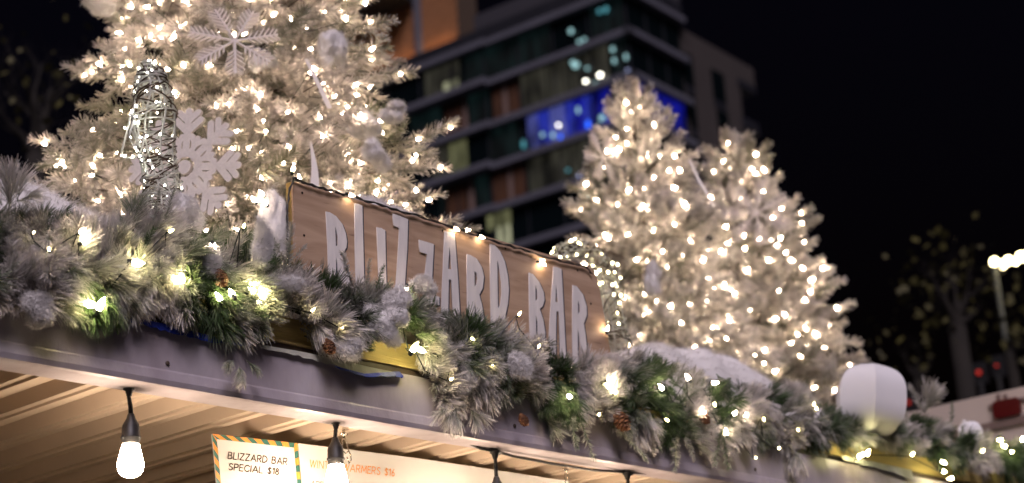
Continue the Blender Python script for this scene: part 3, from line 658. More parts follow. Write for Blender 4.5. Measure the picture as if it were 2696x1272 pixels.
# lights wound through the garland
gl = thing('light_string', at(1300, 950, Y0-.03), 'yellowish warm bulbs wound through the pine garland on the roof edge', 'string lights')
BGL = [(348, 690, 1.2), (245, 803, 1.9), (258, 815, 1.9), (478, 742, 1.9), (466, 738, 1.7), (582, 792, 1.5), (614, 780, 1.2), (668, 772, 1.9), (690, 785, 1.9), (676, 795, 1.9), (655, 765, 1.7), (988, 872, 1.3), (1085, 925, 1.8), (1100, 918, 1.6), (212, 612, .9), (215, 640, 1.3), (445, 610, .8), (560, 640, .9), (640, 600, .7),
 (1365, 830, .8), (1418, 915, .8), (1070, 755, .9), (1185, 1000, .7), (1496, 1042, 1), (1600, 1002, 1), (1605, 1022, 1.4), (1610, 1035, 1.4), (1745, 1025, 1), (1815, 1000, 1), (1875, 1008, .9), (1760, 1108, .8), (1575, 1095, .8), (1853, 1088, 1), (1930, 1092, .9), (1960, 1090, .9), (1880, 1060, .8), (1912, 1145, .9), (2142, 1068, .7), (2150, 1080, .7),
 (2270, 1195, 1.5), (2262, 1205, 1.4), (2280, 1200, 1.2), (2479, 1215, 1), (2480, 1240, 1.1), (2510, 1258, 1), (2585, 1190, .6), (2650, 1177, 1), (2692, 1160, 1), (2640, 1158, .9), (2660, 1190, .7), (2400, 1200, .7), (2100, 1130, .7), (2050, 1180, .8), (2010, 1100, .7), (1990, 1205, .7), (1300, 960, .6), (1240, 890, .7), (820, 820, .7), (900, 860, .7), (130, 660, .6), (90, 610, .5)]
gp = []
for x, y, s in BGL:
    p = at(x, y, Y0-.062 if s < 1.3 else Y0-.045); gp.append(p)
    put_bulb(BY if (s >= 1.2 or (x > 2200)) else (BM if s >= .9 else BG), p, unit(rng.normal(0, 1, 3)+arr((0, -.6, .3))), gl, s if s < 1.3 else s*.72)
gp.sort(key=lambda p: p[0]); mb = MB(); pts = []
for i in range(len(gp)-1):
    pts += [gp[i]+arr((0, .012, 0)), (gp[i]+gp[i+1])/2+arr((0, .035, random.uniform(-.02, .02)))]
mb.tube(pts, .0018, 5); mb.build('cable', M['cable'], gl)
# ------------------------------------------------------------------ cotton snow
def ico(sub):
    import bmesh
    bm = bmesh.new(); bmesh.ops.create_icosphere(bm, subdivisions=sub, radius=1); V = arr([v.co[:] for v in bm.verts]); T = np.array([[v.index for v in f.verts] for f in bm.faces]); bm.free(); return V, T
IV3, IT3 = ico(4)
def unit_rows(a): return a/np.maximum(np.linalg.norm(a, axis=1, keepdims=True), 1e-9)
def fibres(V, N, fuzz, fl, w_=.0005, lift0=.02, lift1=.9):
    idx = rng.integers(0, len(V), fuzz); nn = N[idx]; b = V[idx]-nn*.001+rng.normal(0, .004, (fuzz, 3))*(1-np.abs(nn)); tg = unit_rows(np.cross(nn, rng.normal(0, 1, (fuzz, 3))))
    L = fl*rng.uniform(.4, 1.7, (fuzz, 1)); lift = rng.uniform(lift0, lift1, (fuzz, 1)); d = unit_rows(tg+nn*lift)
    w = unit_rows(np.cross(d, rng.normal(0, 1, (fuzz, 3))))*w_
    m1 = b+d*L*.5; e = m1+unit_rows(d+rng.normal(0, .5, (fuzz, 3)))*L*.5
    F4 = np.stack([b-w, b+w, m1+w, m1-w, e], 1).reshape(-1, 3); o = np.arange(fuzz)*5
    return F4, np.concatenate([np.stack([o, o+1, o+2], 1), np.stack([o, o+2, o+3], 1), np.stack([o+3, o+2, o+4], 1)])
def cotton(name, c, ax, label, cat, rot=0., amp=.28, freq=1.6, fuzz=9000, fl=.015, group=None, seed=0, lobes=8, smear=.72):
    c = arr(c); ax = arr(ax); so = Vector((seed*3.1, seed*1.7, seed)); r_ = random.Random(seed+100)
    VV, TT, NN, n0 = [], [], [], 0
    for q in range(lobes):
        f = .56 if q == 0 else r_.uniform(.28, .52); o = arr((0, 0, 0)) if q == 0 else arr([r_.uniform(-1, 1)*smear for _ in range(3)])
        st = arr([r_.uniform(.75, 1.35) for _ in range(3)]); lo = so+Vector((q*7.3, q*2.1, 0))
        k = np.array([1+amp*noise.noise(Vector(tuple(v*freq))+lo)*1.5+amp*.45*noise.noise(Vector(tuple(v*freq*3.2))+lo)+.05*noise.noise(Vector(tuple(v*11))+lo) for v in IV3])
        v = (IV3*k[:, None]*f*st+o)*ax; m = float(ax.mean()); v = np.where(True, v, v)
        VV.append(v); NN.append(unit_rows(IV3/ax)); TT.append(IT3+n0); n0 += len(v)
    V = np.concatenate(VV); N = np.concatenate(NN); tri = np.concatenate(TT); core = len(tri)
    cr, sr = math.cos(rot), math.sin(rot)
    def rt(a): return np.stack([a[:, 0]*cr-a[:, 2]*sr, a[:, 1], a[:, 0]*sr+a[:, 2]*cr], 1)
    V = rt(V)+c; N = rt(N)
    idx = rng.integers(0, len(V), fuzz); nn = N[idx]; b = V[idx]-nn*.001; tg = np.cross(nn, rng.normal(0, 1, (fuzz, 3))); tg = unit_rows(tg)
    L = fl*rng.uniform(.4, 1.7, (fuzz, 1)); lift = rng.uniform(.0, .42, (fuzz, 1)); d = unit_rows(tg+nn*lift)
    w = unit_rows(np.cross(d, rng.normal(0, 1, (fuzz, 3))))*.00045
    m1 = b+d*L*.5; e = m1+unit_rows(d+rng.normal(0, .5, (fuzz, 3)))*L*.5
    F4 = np.stack([b-w, b+w, m1+w, m1-w, e], 1).reshape(-1, 3); o = len(V)+np.arange(fuzz)*5
    tri = np.concatenate([tri, np.stack([o, o+1, o+2], 1), np.stack([o, o+2, o+3], 1), np.stack([o+3, o+2, o+4], 1)]); V = np.concatenate([V, F4])
    ob = fastmesh(name, V, tri, M['cotton'], None); sm = np.zeros(len(tri), bool); sm[:core] = True; ob.data.polygons.foreach_set('use_smooth', sm)
    return tag(ob, label, cat, group)
def cot(x, y, Y, w, h, label, **k):
    d = np.linalg.norm(at(x, y, Y)-EYE)/FPX
    return cotton('cotton_clump', at(x, y, Y), (w*d/2, min(w, h)*d*.32, h*d/2), label, 'snow', group='tufts of cotton snow', **k)
CG = [(95, 810, Y0-.05, 95, 85, 'pinkish cotton tuft under the garland at far left', 0), (482, 555, Y0+.03, 95, 130, 'tall pale cotton tuft at the foot of the wire figure', 1), (555, 690, Y0-.05, 55, 110, 'thin cotton tuft in the garland left of the sign', 2),
 (690, 650, Y0-.05, 60, 130, 'upright cotton tuft above the brightest garland bulbs', 3), (745, 748, Y0-.06, 130, 40, 'flat cotton wisp at the lower left corner of the sign', 4), (1010, 860, Y0-.06, 120, 90, 'large cotton tuft glowing yellow below the first letters of the sign', 5), (1035, 800, Y0-.055, 90, 80, 'cotton tuft under the small letter Z of the sign', 6),
 (1365, 965, Y0-.06, 90, 75, 'cotton tuft below the letter D of the sign', 7), (1240, 985, Y0-.06, 40, 50, 'little cotton scrap left of the tuft below letter D', 8), (920, 925, Y0-.055, 70, 60, 'greyish cotton tuft under the garland below the letter L', 9), (140, 690, Y0-.02, 60, 70, 'dim cotton tuft deep in the far left garland', 10), (1110, 745, Y0-.03, 60, 40, 'small cotton tuft touching the sign below the big letter A', 11), (2545, 1135, Y0+.1, 60, 70, 'small white tuft in the garland right of the round lantern', 12),
 (215, 615, Y0-.0, 80, 45, 'yellow lit cotton tuft on the left garland', 13)]
for x, y, Y, w, h, lb, sdd in CG: cot(x, y, Y, w, h, lb, seed=sdd, amp=.36, freq=1.1, fuzz=14000)
def onTree(b, x, y, frac):  # a point on the front of a tree
    v = ray(x, y); q = arr((b[0], b[1], 0))-arr((EYE[0], EYE[1], 0)); dist = q@unit((v[0], v[1], 0)); return EYE+v/math.hypot(v[0], v[1])*(dist-frac)
CT = [(885, 118, .42, 90, 110, 'cotton ball high on the right side of the largest tree'), (690, 160, .45, 85, 60, 'cotton ball below the lacy snowflake'), (960, 335, .52, 130, 60, 'long cotton drift on the right of the largest tree'), (1000, 415, .58, 95, 60, 'cotton drift lower on the right of the largest tree'), (640, 0, .35, 90, 40, 'cotton tuft at the top edge of the frame'), (260, 5, .3, 130, 60, 'cotton tuft on the upper left edge of the largest tree'), (1035, 300, .4, 70, 50, 'small cotton tuft on the right edge of the largest tree'), (1720, 725, .5, 50, 90, 'pale cloth-like tuft on the tree just right of the sign')]
for i, (x, y, fr, w, h, lb) in enumerate(CT):
    b = bA if x > 1400 else bL; p = onTree(b, x, y, fr); d = np.linalg.norm(p-EYE)/FPX
    cotton('cotton_clump', p, (w*d/2, w*d*.35, h*d/2), lb, 'snow', group='tufts of cotton snow', seed=40+i, amp=.36, freq=1.1, fuzz=9000, rot=-.5 if 3 > i > 1 or i == 3 else 0)
# snow batting on the roof edge
def batting(poly, Y, dep, label, seed, zb=2.705):
    """blanket whose crest follows the given picture points, lying along the roof edge"""
    C3 = [at(x, y, Y) for x, y in poly]; n, m = 70, 18; V = []; X0, X1 = C3[0][0], C3[-1][0]; xs = [c[0] for c in C3]; zs = [c[2] for c in C3]
    for i in range(n+1):
        t = i/n; X = X0+(X1-X0)*t; zt = np.mean([np.interp(X+q, xs, zs) for q in (-.05, -.03, -.015, 0, .015, .03, .05)])+.006*noise.noise(Vector((X*12, seed, 0)))
        for j in range(m+1):
            w = math.pi*j/m; yy = Y-math.cos(w)*dep*(1+.15*noise.noise(Vector((X*7, j*.3, seed)))); z = zb+(zt-zb)*(math.sin(w)**.55)+(.016*noise.noise(Vector((X*8, j*.30, seed)))+.006*noise.noise(Vector((X*24, j*.8, seed))))*math.sin(w)
            V.append((X, yy, max(zb-.001, z)))
    mb = MB(); f = [(i*(m+1)+j, (i+1)*(m+1)+j, (i+1)*(m+1)+j+1, i*(m+1)+j+1) for i in range(n) for j in range(m)]
    f.append(tuple(range(m+1))); f.append(tuple(n*(m+1)+j for j in range(m+1))[::-1])
    VA = arr(V); NA = VA-np.stack([VA[:, 0], np.full(len(VA), Y), np.full(len(VA), zb+.0)], 1); NA = unit_rows(NA); NA = unit_rows(NA*arr((1, 1, .8))+arr((0, -.1, .35)))
    mb.add(V, f); F4, TF = fibres(VA, NA, 9000, .020, .0006); mb.add(F4, [tuple(q) for q in TF]); return tag(mb.build('snow_blanket', M['cotton'], None, True), label, 'snow')
batting([(-80, 470), (40, 480), (110, 500), (170, 530), (230, 565), (300, 590), (400, 640), (520, 690), (620, 720)], 3.50, .10, 'smooth white snow blanket behind the garland at far left', 1)
batting([(1595, 1000), (1625, 950), (1660, 915), (1710, 902), (1760, 918), (1800, 950), (1850, 1000), (1890, 1040)], 3.46, .08, 'smooth humped snow blanket at the right foot of the sign', 2)
batting([(1700, 960), (1760, 922), (1830, 916), (1890, 935), (1950, 965), (2010, 1000), (2080, 1050), (2140, 1080)], 3.68, .11, 'lower snow blanket sloping down right of the humped one', 3)
batting([(860, 545), (900, 520), (960, 515), (1010, 530), (1040, 545), (1100, 580), (1140, 620)], 3.52, .07, 'snow blanket showing just over the top of the sign', 4)
p = at(722, 600, YS+.035); cotton('snow_blanket', p, (.068, .045, .155), 'upright fluffy snow sheet wrapped round the left end of the sign', 'snow', seed=70, amp=.16, fuzz=14000, freq=1.3, smear=.3)
# ------------------------------------------------------------------ snowflakes
def capsule(mb, a, b, w, org_, ex, ez, ny, k, th=.003, n=6):
    a, b = arr(a), arr(b); d = (b-a)/max(1e-9, np.linalg.norm(b-a)); s = arr((-d[1], d[0])); lp = []
    for i in range(n+1): t = -math.pi/2+math.pi*i/n; lp.append(b+(d*math.cos(t)+s*math.sin(t))*w)
    for i in range(n+1): t = math.pi/2+math.pi*i/n; lp.append(a+(d*math.cos(t)+s*math.sin(t))*w)
    P3 = [org_+ex*q[0]+ez*q[1] for q in lp]; mb.prism(P3, (ny*(th+k*.00011), -ny*(th+k*.00011)))
def snowflake(c, R, ex, ez, arms, style, label, rot0=0.):
    c = arr(c); ex, ez = unit(ex), unit(ez); ny = unit(np.cross(ez, ex)); mb = MB(); k = 0
    for i in range(arms):
        w = rot0+2*math.pi*i/arms; d = arr((math.cos(w), math.sin(w))); s = arr((-d[1], d[0]))
        def cap(a, b, wd):
            nonlocal k
            k += 1; capsule(mb, d*a[0]*R+s*a[1]*R, d*b[0]*R+s*b[1]*R, wd*R, c, ex, ez, ny, k % 37, R*.018)
        if style == 'paddle':
            cap((.22, 0), (.95, 0), .062)
            for sg in (-1, 1):
                cap((.60, 0), (.80, sg*.22), .058); cap((.78, 0), (.93, sg*.17), .054)
                cap((.22, 0), (.30, sg*.13), .04); cap((.30, sg*.13), (.46, sg*.13), .038); cap((.46, sg*.13), (.56, 0), .038)
            w2 = w+math.pi/arms; d, s = arr((math.cos(w2), math.sin(w2))), arr((-math.sin(w2), math.cos(w2)))
            cap((.22, 0), (.52, 0), .045)
            for sg in (-1, 1): cap((.40, 0), (.52, sg*.12), .045)
            w3 = w+2*math.pi/arms; p1 = arr((math.cos(w), math.sin(w)))*.22*R; p2 = arr((math.cos(w3), math.sin(w3)))*.22*R
            capsule(mb, p1, p2, .03*R, c, ex, ez, ny, k % 37, R*.018)
        else:
            cap((0, 0), (.98, 0), .020)
            for t in (.30, .42, .54, .66, .78, .88):
                for sg in (-1, 1): l = .30*(1-abs(t-.6)*1.3); cap((t, 0), (t+l*.62, sg*l*.75), .013)
    if style == 'paddle': capsule(mb, (0, 0), (1e-4, 0), .12*R, c, ex, ez, ny, 40, R*.018, 10)
    return tag(mb.build('snowflake_ornament', M['snowflake']), label, 'ornament', 'white snowflake ornaments')
SR = arr(VR)*arr((1, 1, 0)); SR = unit(SR)
p = onTree(bL, 487, 441, .98); snowflake(p, .175, unit(SR+CAMD*.25), unit(arr((0, 0, 1))+CAMD*.12), 8, 'paddle', 'flat white snowflake with rounded arms right behind the wire figure', math.radians(-6))
p = onTree(bL, 617, 108, .80); snowflake(p, .160, unit(SR-CAMD*.65+arr((0, 0, .2))), unit(arr((0, 0, 1))-CAMD*.45), 7, 'lace', 'large lacy white snowflake high in the largest tree', math.radians(14))
p = onTree(bB, 1990, 560, .50); snowflake(p, .165, unit(SR+CAMD*.3), unit(arr((0, 0, 1))), 7, 'lace', 'lacy white snowflake on the rightmost tree', math.radians(20))
p = onTree(bA, 1588, 415, .20); snowflake(p, .12, unit(SR-CAMD*.8), unit(arr((0, 0, 1))), 6, 'lace', 'small white snowflake on the left edge of the tree right of the sign', math.radians(5))
# ribbons
def ribbon(pts, ws, label, name='ribbon'):
    mb = MB(); V = []
    for (p, w) in zip(pts, ws): p = arr(p); V += [p-SR*w/2, p+SR*w/2, p+SR*w/2-CAMD*.001, p-SR*w/2-CAMD*.001]
    f = []
    for i in range(len(pts)-1):
        k = i*4
        for j in range(4): f.append((k+j, k+(j+1) % 4, k+4+(j+1) % 4, k+4+j))
    mb.add(V, f); return tag(mb.build(name, M['ribbon']), label, 'ribbon')
d = .85
ribbon([onTree(bL, x, y, d) for x, y in ((818, 372), (824, 410), (828, 440), (829, 470), (827, 500))], [.004, .012, .018, .024, .030], 'white pointed ribbon tail hanging behind the left end of the sign')
ribbon([onTree(bL, x, y, .6) for x, y in ((806, 155), (825, 195), (845, 235), (868, 285))], [.012, .012, .014, .016], 'thin white ribbon strand slanting across the largest tree')
ribbon([onTree(bA, x, y, .42) for x, y in ((1815, 420), (1838, 470), (1862, 510), (1880, 545))], [.010, .012, .012, .010], 'pale ribbon strand between the two right trees')
# ------------------------------------------------------------------ wire figures with tiny lights
def wire_body(path, radii, n_rod, n_wrap, n_led, label, mats, seedv, extra=None, led=BW, lname='led', wr=.0019, flatten=1.):
    o = thing('wire_figure', path[-1], label, 'figure')
    path = [arr(p) for p in path]; k = len(path)
    def fr(t):
        i = min(int(t*(k-1)), k-2); w = t*(k-1)-i; p = path[i]*(1-w)+path[i+1]*w; r = radii[i]*(1-w)+radii[i+1]*w
        tg = unit(path[i+1]-path[i]); e1 = unit(SR-tg*(SR@tg)); e2 = np.cross(tg, e1); return p, r, e1, e2
    def sp(t, w, k=1.): p, r, e1, e2 = fr(min(.999, max(0, t))); return p+(e1*math.cos(w)+e2*math.sin(w)*flatten)*r*k
    mb = MB()
    for i in range(n_rod):
        w = 2*math.pi*i/n_rod+.3; mb.tube([sp(j/14, w+.25*math.sin(j*.7+i)) for j in range(15)], wr*1.25, 5)
    for j in range(5): t = .08+.2*j; mb.tube([sp(t, 2*math.pi*i/16) for i in range(17)], wr*1.15, 5)
    mb.build('frame_rods', M['whitewire'], o, True)
    r = random.Random(seedv)
    for part in range(2):
        mb = MB()
        for q in range(n_wrap//2):
            t0 = r.uniform(0, 1); w0 = r.uniform(0, 6.3); sl = r.uniform(-.045, .045); turns = r.uniform(.5, 1.4); n = int(16*turns)+4
            mb.tube([sp(t0+sl*i/2.2, w0+2*math.pi*turns*i/n, 1.0+.13*math.sin(i*.9+q*1.7)+.05*math.sin(i*2.1+q)) for i in range(n)], wr*r.uniform(.7, 1.1), 4)
        mb.build('wound_wire', M['copper'] if part == 0 else mats, o, True)
    for i in range(n_led):
        t = r.uniform(0, 1); w = r.uniform(math.pi*.0, math.pi*2); p = sp(t, w, r.uniform(.9, 1.08)); put_bulb(led, p, unit(rng.normal(0, 1, 3)), o, r.uniform(.8, 1.3), lname)
    if extra:
        mb = MB()
        for e in extra: mb.tube(e, wr*1.3, 5)
        mb.build('ear_loop', M['whitewire'], o, True)
        for e in extra:
            for q in e[::1]: put_bulb(led, wob(q, .006), unit(rng.normal(0, 1, 3)), o, 1.1, lname)
    return o
YW = 3.62
pth = [at(x, y, YW) for x, y in ((388, 163), (388, 175), (396, 200), (402, 250), (405, 310), (408, 365), (416, 420), (425, 480), (430, 545), (432, 580))]
e1 = [at(x, y, YW-.03) for x, y in ((345, 300), (335, 345), (320, 400), (322, 414), (350, 418), (372, 400), (380, 360))]
e2 = [at(x, y, YW-.05) for x, y in ((345, 300), (362, 325), (366, 360), (352, 385), (340, 360), (350, 320))]
wire_body(pth, [.010, .026, .038, .050, .060, .052, .045, .048, .056, .060], 9, 84, 62, 'silvery wire wrapped figure with tiny cool lights standing before the largest tree', M['whitewire'], 3, [e1, e2], wr=.0024)
BW2 = bulb_mesh('bulb_dot', emis('dot_bulb', (1, .84, .5), 24), .009, .0040, False)
YW2 = 3.72
pth = [at(x, y, YW2) for x, y in ((1462, 700), (1470, 672), (1500, 652), (1545, 655), (1580, 690), (1602, 745), (1612, 810), (1622, 870), (1630, 930))]
e3 = [at(x, y, YW2-.02) for x, y in ((1606, 745), (1600, 715), (1612, 697), (1628, 700), (1632, 730), (1622, 780))]
wire_body(pth, [.022, .028, .030, .030, .032, .032, .034, .042, .050], 7, 46, 32, 'curved wire figure thick with yellow lights behind the right end of the sign', M['whitewire'], 5, [e3], led=BW2)
# ------------------------------------------------------------------ white faceted lanterns
def lantern(c, R, H, label, tilt, n=6, ph=.62):
    mb = MB(); V = []; rows = 20
    Rm = Matrix.Rotation(tilt, 3, Vector(tuple(VD)))
    for i in range(rows+1):
        s = -1+2*i/rows; z = math.copysign(abs(s)**.92, s); rr = (1-abs(z)**2.7)**(1/2.5)*.97+.02 if abs(z) < 1 else .02
        if i in (0, rows): rr = .34
        rr = max(rr, .34)
        for j in range(n):
            w = ph+2*math.pi*j/n; V.append(Vector((rr*R*math.cos(w), rr*R*math.sin(w), z*H)))
    V = [tuple(Rm @ v+Vector(tuple(c))) for v in V]
    f = [(i*n+j, i*n+(j+1) % n, (i+1)*n+(j+1) % n, (i+1)*n+j) for i in range(rows) for j in range(n)]+[tuple(range(n))[::-1], tuple(rows*n+j for j in range(n))]
    mb.add(V, f); me = mb.build('white_lantern', M['lantern'])
    bmx = me.data; 
    # gores are smooth from top to bottom and creased between neighbours
    bmx.polygons.foreach_set('use_smooth', [True]*len(bmx.polygons))
    for e in bmx.edges:
        a, b = e.vertices
        if a % n == b % n: e.use_edge_sharp = True
    bmx.update()
    mb = MB(); t = arr(V[(rows-3)*n]); lo = arr(c)-arr((0, -.02, H*.9)); mb.tube([lo, lo+arr((R*.8, .0, -.01)), lo+arr((R*1.6, .01, -.02)), lo+arr((R*2.3, .02, -.05))], .0032, 6); mb.build('cord', M['black'], me)
    return tag(me, label, 'lantern', 'white paper lanterns')
lantern(at(2293, 1055, Y0-.04), .142, .132, 'large round faceted white lantern resting on the garland at right', math.radians(9))
lantern(at(2556, 1143, Y0+.05), .055, .05, 'small white lantern half sunk in the far right garland', math.radians(-14))
# ------------------------------------------------------------------ apartment building
BAZ = math.radians(4.115); vC = ray(1663, 210); BC = EYE+vC*110/math.hypot(vC[0], vC[1]); BC[2] = 0
tl = arr((-math.sin(BAZ), math.cos(BAZ), 0)); tr = arr((math.cos(BAZ), math.sin(BAZ), 0)); nl_ = -tr; nr_ = -tl
def uz(x, y, left=True, off=0.):
    n = nl_ if left else nr_; t = tl if left else tr; v = ray(x, y); c = BC+n*off; k = ((c-EYE)@n)/(v@n); p = EYE+v*k; return float((p-BC)@t), float(p[2])
bld = thing('apartment_building', BC, 'dark glass apartment block far behind with pale floor edges and blue lit corner flat', 'building')
def fbox(mb, u0, u1, z0, z1, d0, d1, left=True, m=0):
    n = nl_ if left else nr_; t = tl if left else tr
    mb.box((u0, d0, z0), (u1, d1, z1), m, lambda q: BC+t*q[0]+n*q[1]+arr((0, 0, q[2])))
def bpart(name, m, *boxes):
    mb = MB()
    for b in boxes: fbox(mb, *b)
    return mb.build(name, m, bld)
LZ = [36.55, 39.75, 42.95, 46.1, 49.3, 52.55, 55.7]
UL, UR = 46, 6.7
# core
mb = MB(); mb.box((0, 0, 0), (UL, UR, 1), 0, lambda q: BC+tl*q[0]+tr*(q[1])+arr((0, 0, q[2]*57)))
mb.build('core', M['spandrel'], bld).scale = (1, 1, 1)
for i, z in enumerate(LZ):
    jog = 12.0
    dL = .55 if i % 2 == 0 else .95
    bpart('floor_edge', M['concrete'], (-.6, jog, z-.02, z+.42, .02, .6), (jog, UL, z+.12, z+.58, .02, .9 if i % 2 else .55), (-.6, UR+.25, z-.02, z+.42, .02, .6, False))
for i in range(len(LZ)-1):
    z0, z1 = LZ[i]+.45, LZ[i+1]-.04
    f = bpart('window_band', M['glass'], (.1, UL, z0, z1, .02, .06), (.1, UR, z0, z1, .02, .06, False))
    mb = MB()
    for k in range(1, 14): mb = MB(); fbox(mb, k*3.1, k*3.1+.09, z0, z1, .06, .12); mb.build('mullion', M['spandrel'], f)
    for k in range(1, 3): mb = MB(); fbox(mb, k*2.3, k*2.3+.09, z0, z1, .06, .12, False); mb.build('mullion', M['spandrel'], f)
    pass
for z in range(1, 11):
    zz = 36.55-3.2*z
    bpart('floor_edge', M['concrete'], (-.6, UL, zz, zz+.45, .02, .6), (-.6, UR+.25, zz, zz+.45, .02, .6, False))
def pane(name, m, x0, x1, fl, left=True, z0f=0., z1f=1., d=.075):
    """lit pane between two picture columns on storey fl"""
    zb, zt = LZ[fl]+.46, LZ[fl+1]-.05; a, b = zb+(zt-zb)*z0f, zb+(zt-zb)*z1f
    ref = uz(x0, 0, left)
    zc = (a+b)/2
    def u_of(x):
        lo, hi = -40., 60.
        n = nl_ if left else nr_; t = tl if left else tr
        def px(u):
            q = BC+t*u+arr((0, 0, zc))-EYE; return PW/2+FPX*(q@VR)/(q@VD)
        inc = px(hi) > px(lo)
        for _ in range(40):
            mid = (lo+hi)/2
            if (px(mid) > x) == inc: hi = mid
            else: lo = mid
        return lo
    u0, u1 = sorted((u_of(x0), u_of(x1)))
    mb = MB(); fbox(mb, u0, u1, a, b, .061, d, left); return mb.build(name, m, bld)
# storeys: 5 top glass, 4 wood and curtains, 3 blue flat, 2 wood and curtains, 1 dark, 0
pane('lit_curtain', M['curtain'], 1122, 1212, 5); pane('lit_pane', M['palewin'], 1170, 1208, 5, z1f=.45, d=.1); pane('dim_pane', M['dim'], 1225, 1450, 5); pane('dim_pane', M['dim'], 1560, 1640, 5)
for x0, x1, m in [(1085, 1165, 'dim'), (1173, 1218, 'woodpanel'), (1221, 1232, 'trim'), (1236, 1290, 'dim'), (1300, 1325, 'woodpanel'), (1326, 1338, 'trim'), (1340, 1368, 'woodpanel'), (1375, 1440, 'curtain'), (1445, 1500, 'curtain'), (1505, 1560, 'curtain'), (1566, 1604, 'curtain'), (1615, 1650, 'dim')]:
    pane('wood_panel' if m in ('woodpanel', 'trim') else 'lit_curtain', M[m], x0, x1, 4)
for x0, x1, m in [(1140, 1182, 'curtain'), (1186, 1232, 'warmwin'), (1290, 1370, 'dim')]: pane('lit_curtain', M[m], x0, x1, 3)
for x0, x1, m in [(1392, 1418, 'bluep'), (1419, 1450, 'blue'), (1451, 1490, 'bluep'), (1491, 1515, 'blue'), (1517, 1538, 'blued'), (1539, 1562, 'blue'), (1564, 1610, 'blued')]: pane('blue_lit_pane', M[m], x0, x1, 3)
pane('blue_lit_pane', M['blued'], 1672, 1735, 3, False); pane('blue_lit_pane', M['blued'], 1740, 1803, 3, False)
for x0, x1, m in [(1160, 1178, 'dim'), (1180, 1232, 'woodpanel'), (1236, 1250, 'trim'), (1255, 1290, 'dim'), (1300, 1338, 'woodpanel'), (1340, 1352, 'trim'), (1354, 1385, 'woodpanel'), (1395, 1440, 'curtain'), (1444, 1500, 'curtain'), (1505, 1552, 'curtain'), (1558, 1600, 'dim')]:
    pane('wood_panel' if m in ('woodpanel', 'trim') else 'lit_curtain', M[m], x0, x1, 2)
pane('lit_pane', M['palewin'], 1312, 1346, 1, z1f=.6); pane('lit_curtain', M['warmwin'], 1285, 1346, 1, z0f=.6); pane('dim_pane', M['dim'], 1540, 1620, 1)
# lamps glowing in the flats
def lamp(x, y, m, rx, ry=None, left=True):
    rx *= .62; ry = (ry or rx)*.62; u, z = uz(x, y, left, .3); n = nl_ if left else nr_; t = tl if left else tr; c = BC+t*u+n*.3+arr((0, 0, z)); s = .0255
    mb = MB(); V = IVs*arr((rx*s*1.25, .12, ry*s)); V = V[:, :1]*t+V[:, 1:2]*n+V[:, 2:]*arr((0, 0, 1))+c; mb.add(V, [tuple(q) for q in ITs]); return mb.build('interior_lamp', m, bld, True)
IVs, ITs = ico(2)
for a in [(1503, 82, 'cyan', 9, 13), (1525, 110, 'cyan', 8, 8), (1538, 104, 'cyan', 8, 7), (1516, 172, 'cyan', 14, 14), (1508, 165, 'cyan', 10, 10), (1546, 180, 'cyan', 6, 8), (1580, 198, 'whitel', 8, 8), (1542, 214, 'whitel', 6, 6), (1568, 220, 'cyan', 8, 12), (1613, 130, 'cyan', 7, 12), (1617, 160, 'cyan', 6, 14), (1648, 150, 'cyan', 6, 14), (1653, 187, 'paleblue', 7, 7), (1470, 330, 'whitel', 4, 4), (1428, 355, 'cyan', 7, 10), (1455, 356, 'cyan', 7, 12), (1476, 362, 'bluel', 6, 18), (1522, 290, 'cyan', 6, 16), (1548, 328, 'bluel', 9, 20), (1585, 310, 'cyan', 12, 14), (1575, 335, 'cyan', 9, 12), (1614, 300, 'cyan', 7, 10), (1632, 240, 'cyan', 9, 10), (1378, 380, 'dim2', 7, 22), (1595, 25, 'dim2', 10, 14), (1578, 30, 'dim2', 8, 12), (1540, 520, 'cyan', 10, 14), (1583, 516, 'cyan', 16, 13), (1600, 518, 'cyan', 10, 9), (1533, 510, 'cyan', 7, 7), (1525, 462, 'paleblue', 5, 5), (1495, 448, 'dim2', 7, 7)]:
    if a[2] == 'dim2' and 'dim2' not in M: M['dim2'] = emis('faint_teal_lamp', (.05, .20, .24), 1)
    lamp(a[0], a[1], M[a[2]], a[3], a[4])
# parapet, penthouse with slatted timber wall lit from below
bpart('parapet', M['spandrel'], (-.6, UL, 56.12, 57.25, .02, .35), (-.6, UR+.25, 56.12, 57.25, .02, .35, False))
bpart('parapet', mat('parapet_grey', (.035, .034, .044), .8), (-.6, 13, 57.25, 58.5, .0, .25), (-.6, UR+.25, 57.25, 58.5, 0, .25, False))
mb = MB()
for k in range(13): fbox(mb, 16.0, 44, 57.4+k*.62, 57.4+k*.62+.44, -1.6, -1.35)
mb.build('slatted_wall', M['woodlit'], bld)
bpart('penthouse_wall', M['darkwood'], (16.0, 44, 57.3, 66, -4, -1.7))
bpart('column', M['concrete'], (19.2, 19.65, 57.3, 63.2, -1.2, -.8), (27, 27.45, 57.3, 63.2, -1.2, -.8), (36, 36.45, 57.3, 63.2, -1.2, -.8)); bpart('roof_canopy', M['spandrel'], (19.9, 44, 62.6, 63.4, -2, 1.2))
for u in (16.9, 18.2, 20.6, 22.4, 34, 36.5, 39):
    ld = bpy.data.lights.new('uplight', 'POINT'); ld.energy = 34; ld.color = (1, .55, .26); ld.shadow_soft_size = .15
    lo = bpy.data.objects.new('uplight', ld); COL.objects.link(lo); lo.parent = bld; lo.location = tuple(tl*u+nl_*(-.95)+arr((0, 0, 57.55)))
    mb = MB(); fbox(mb, u-.15, u+.15, 57.3, 57.42, -1.0, -.8); mb.build('uplight_fitting', M['black'], bld)
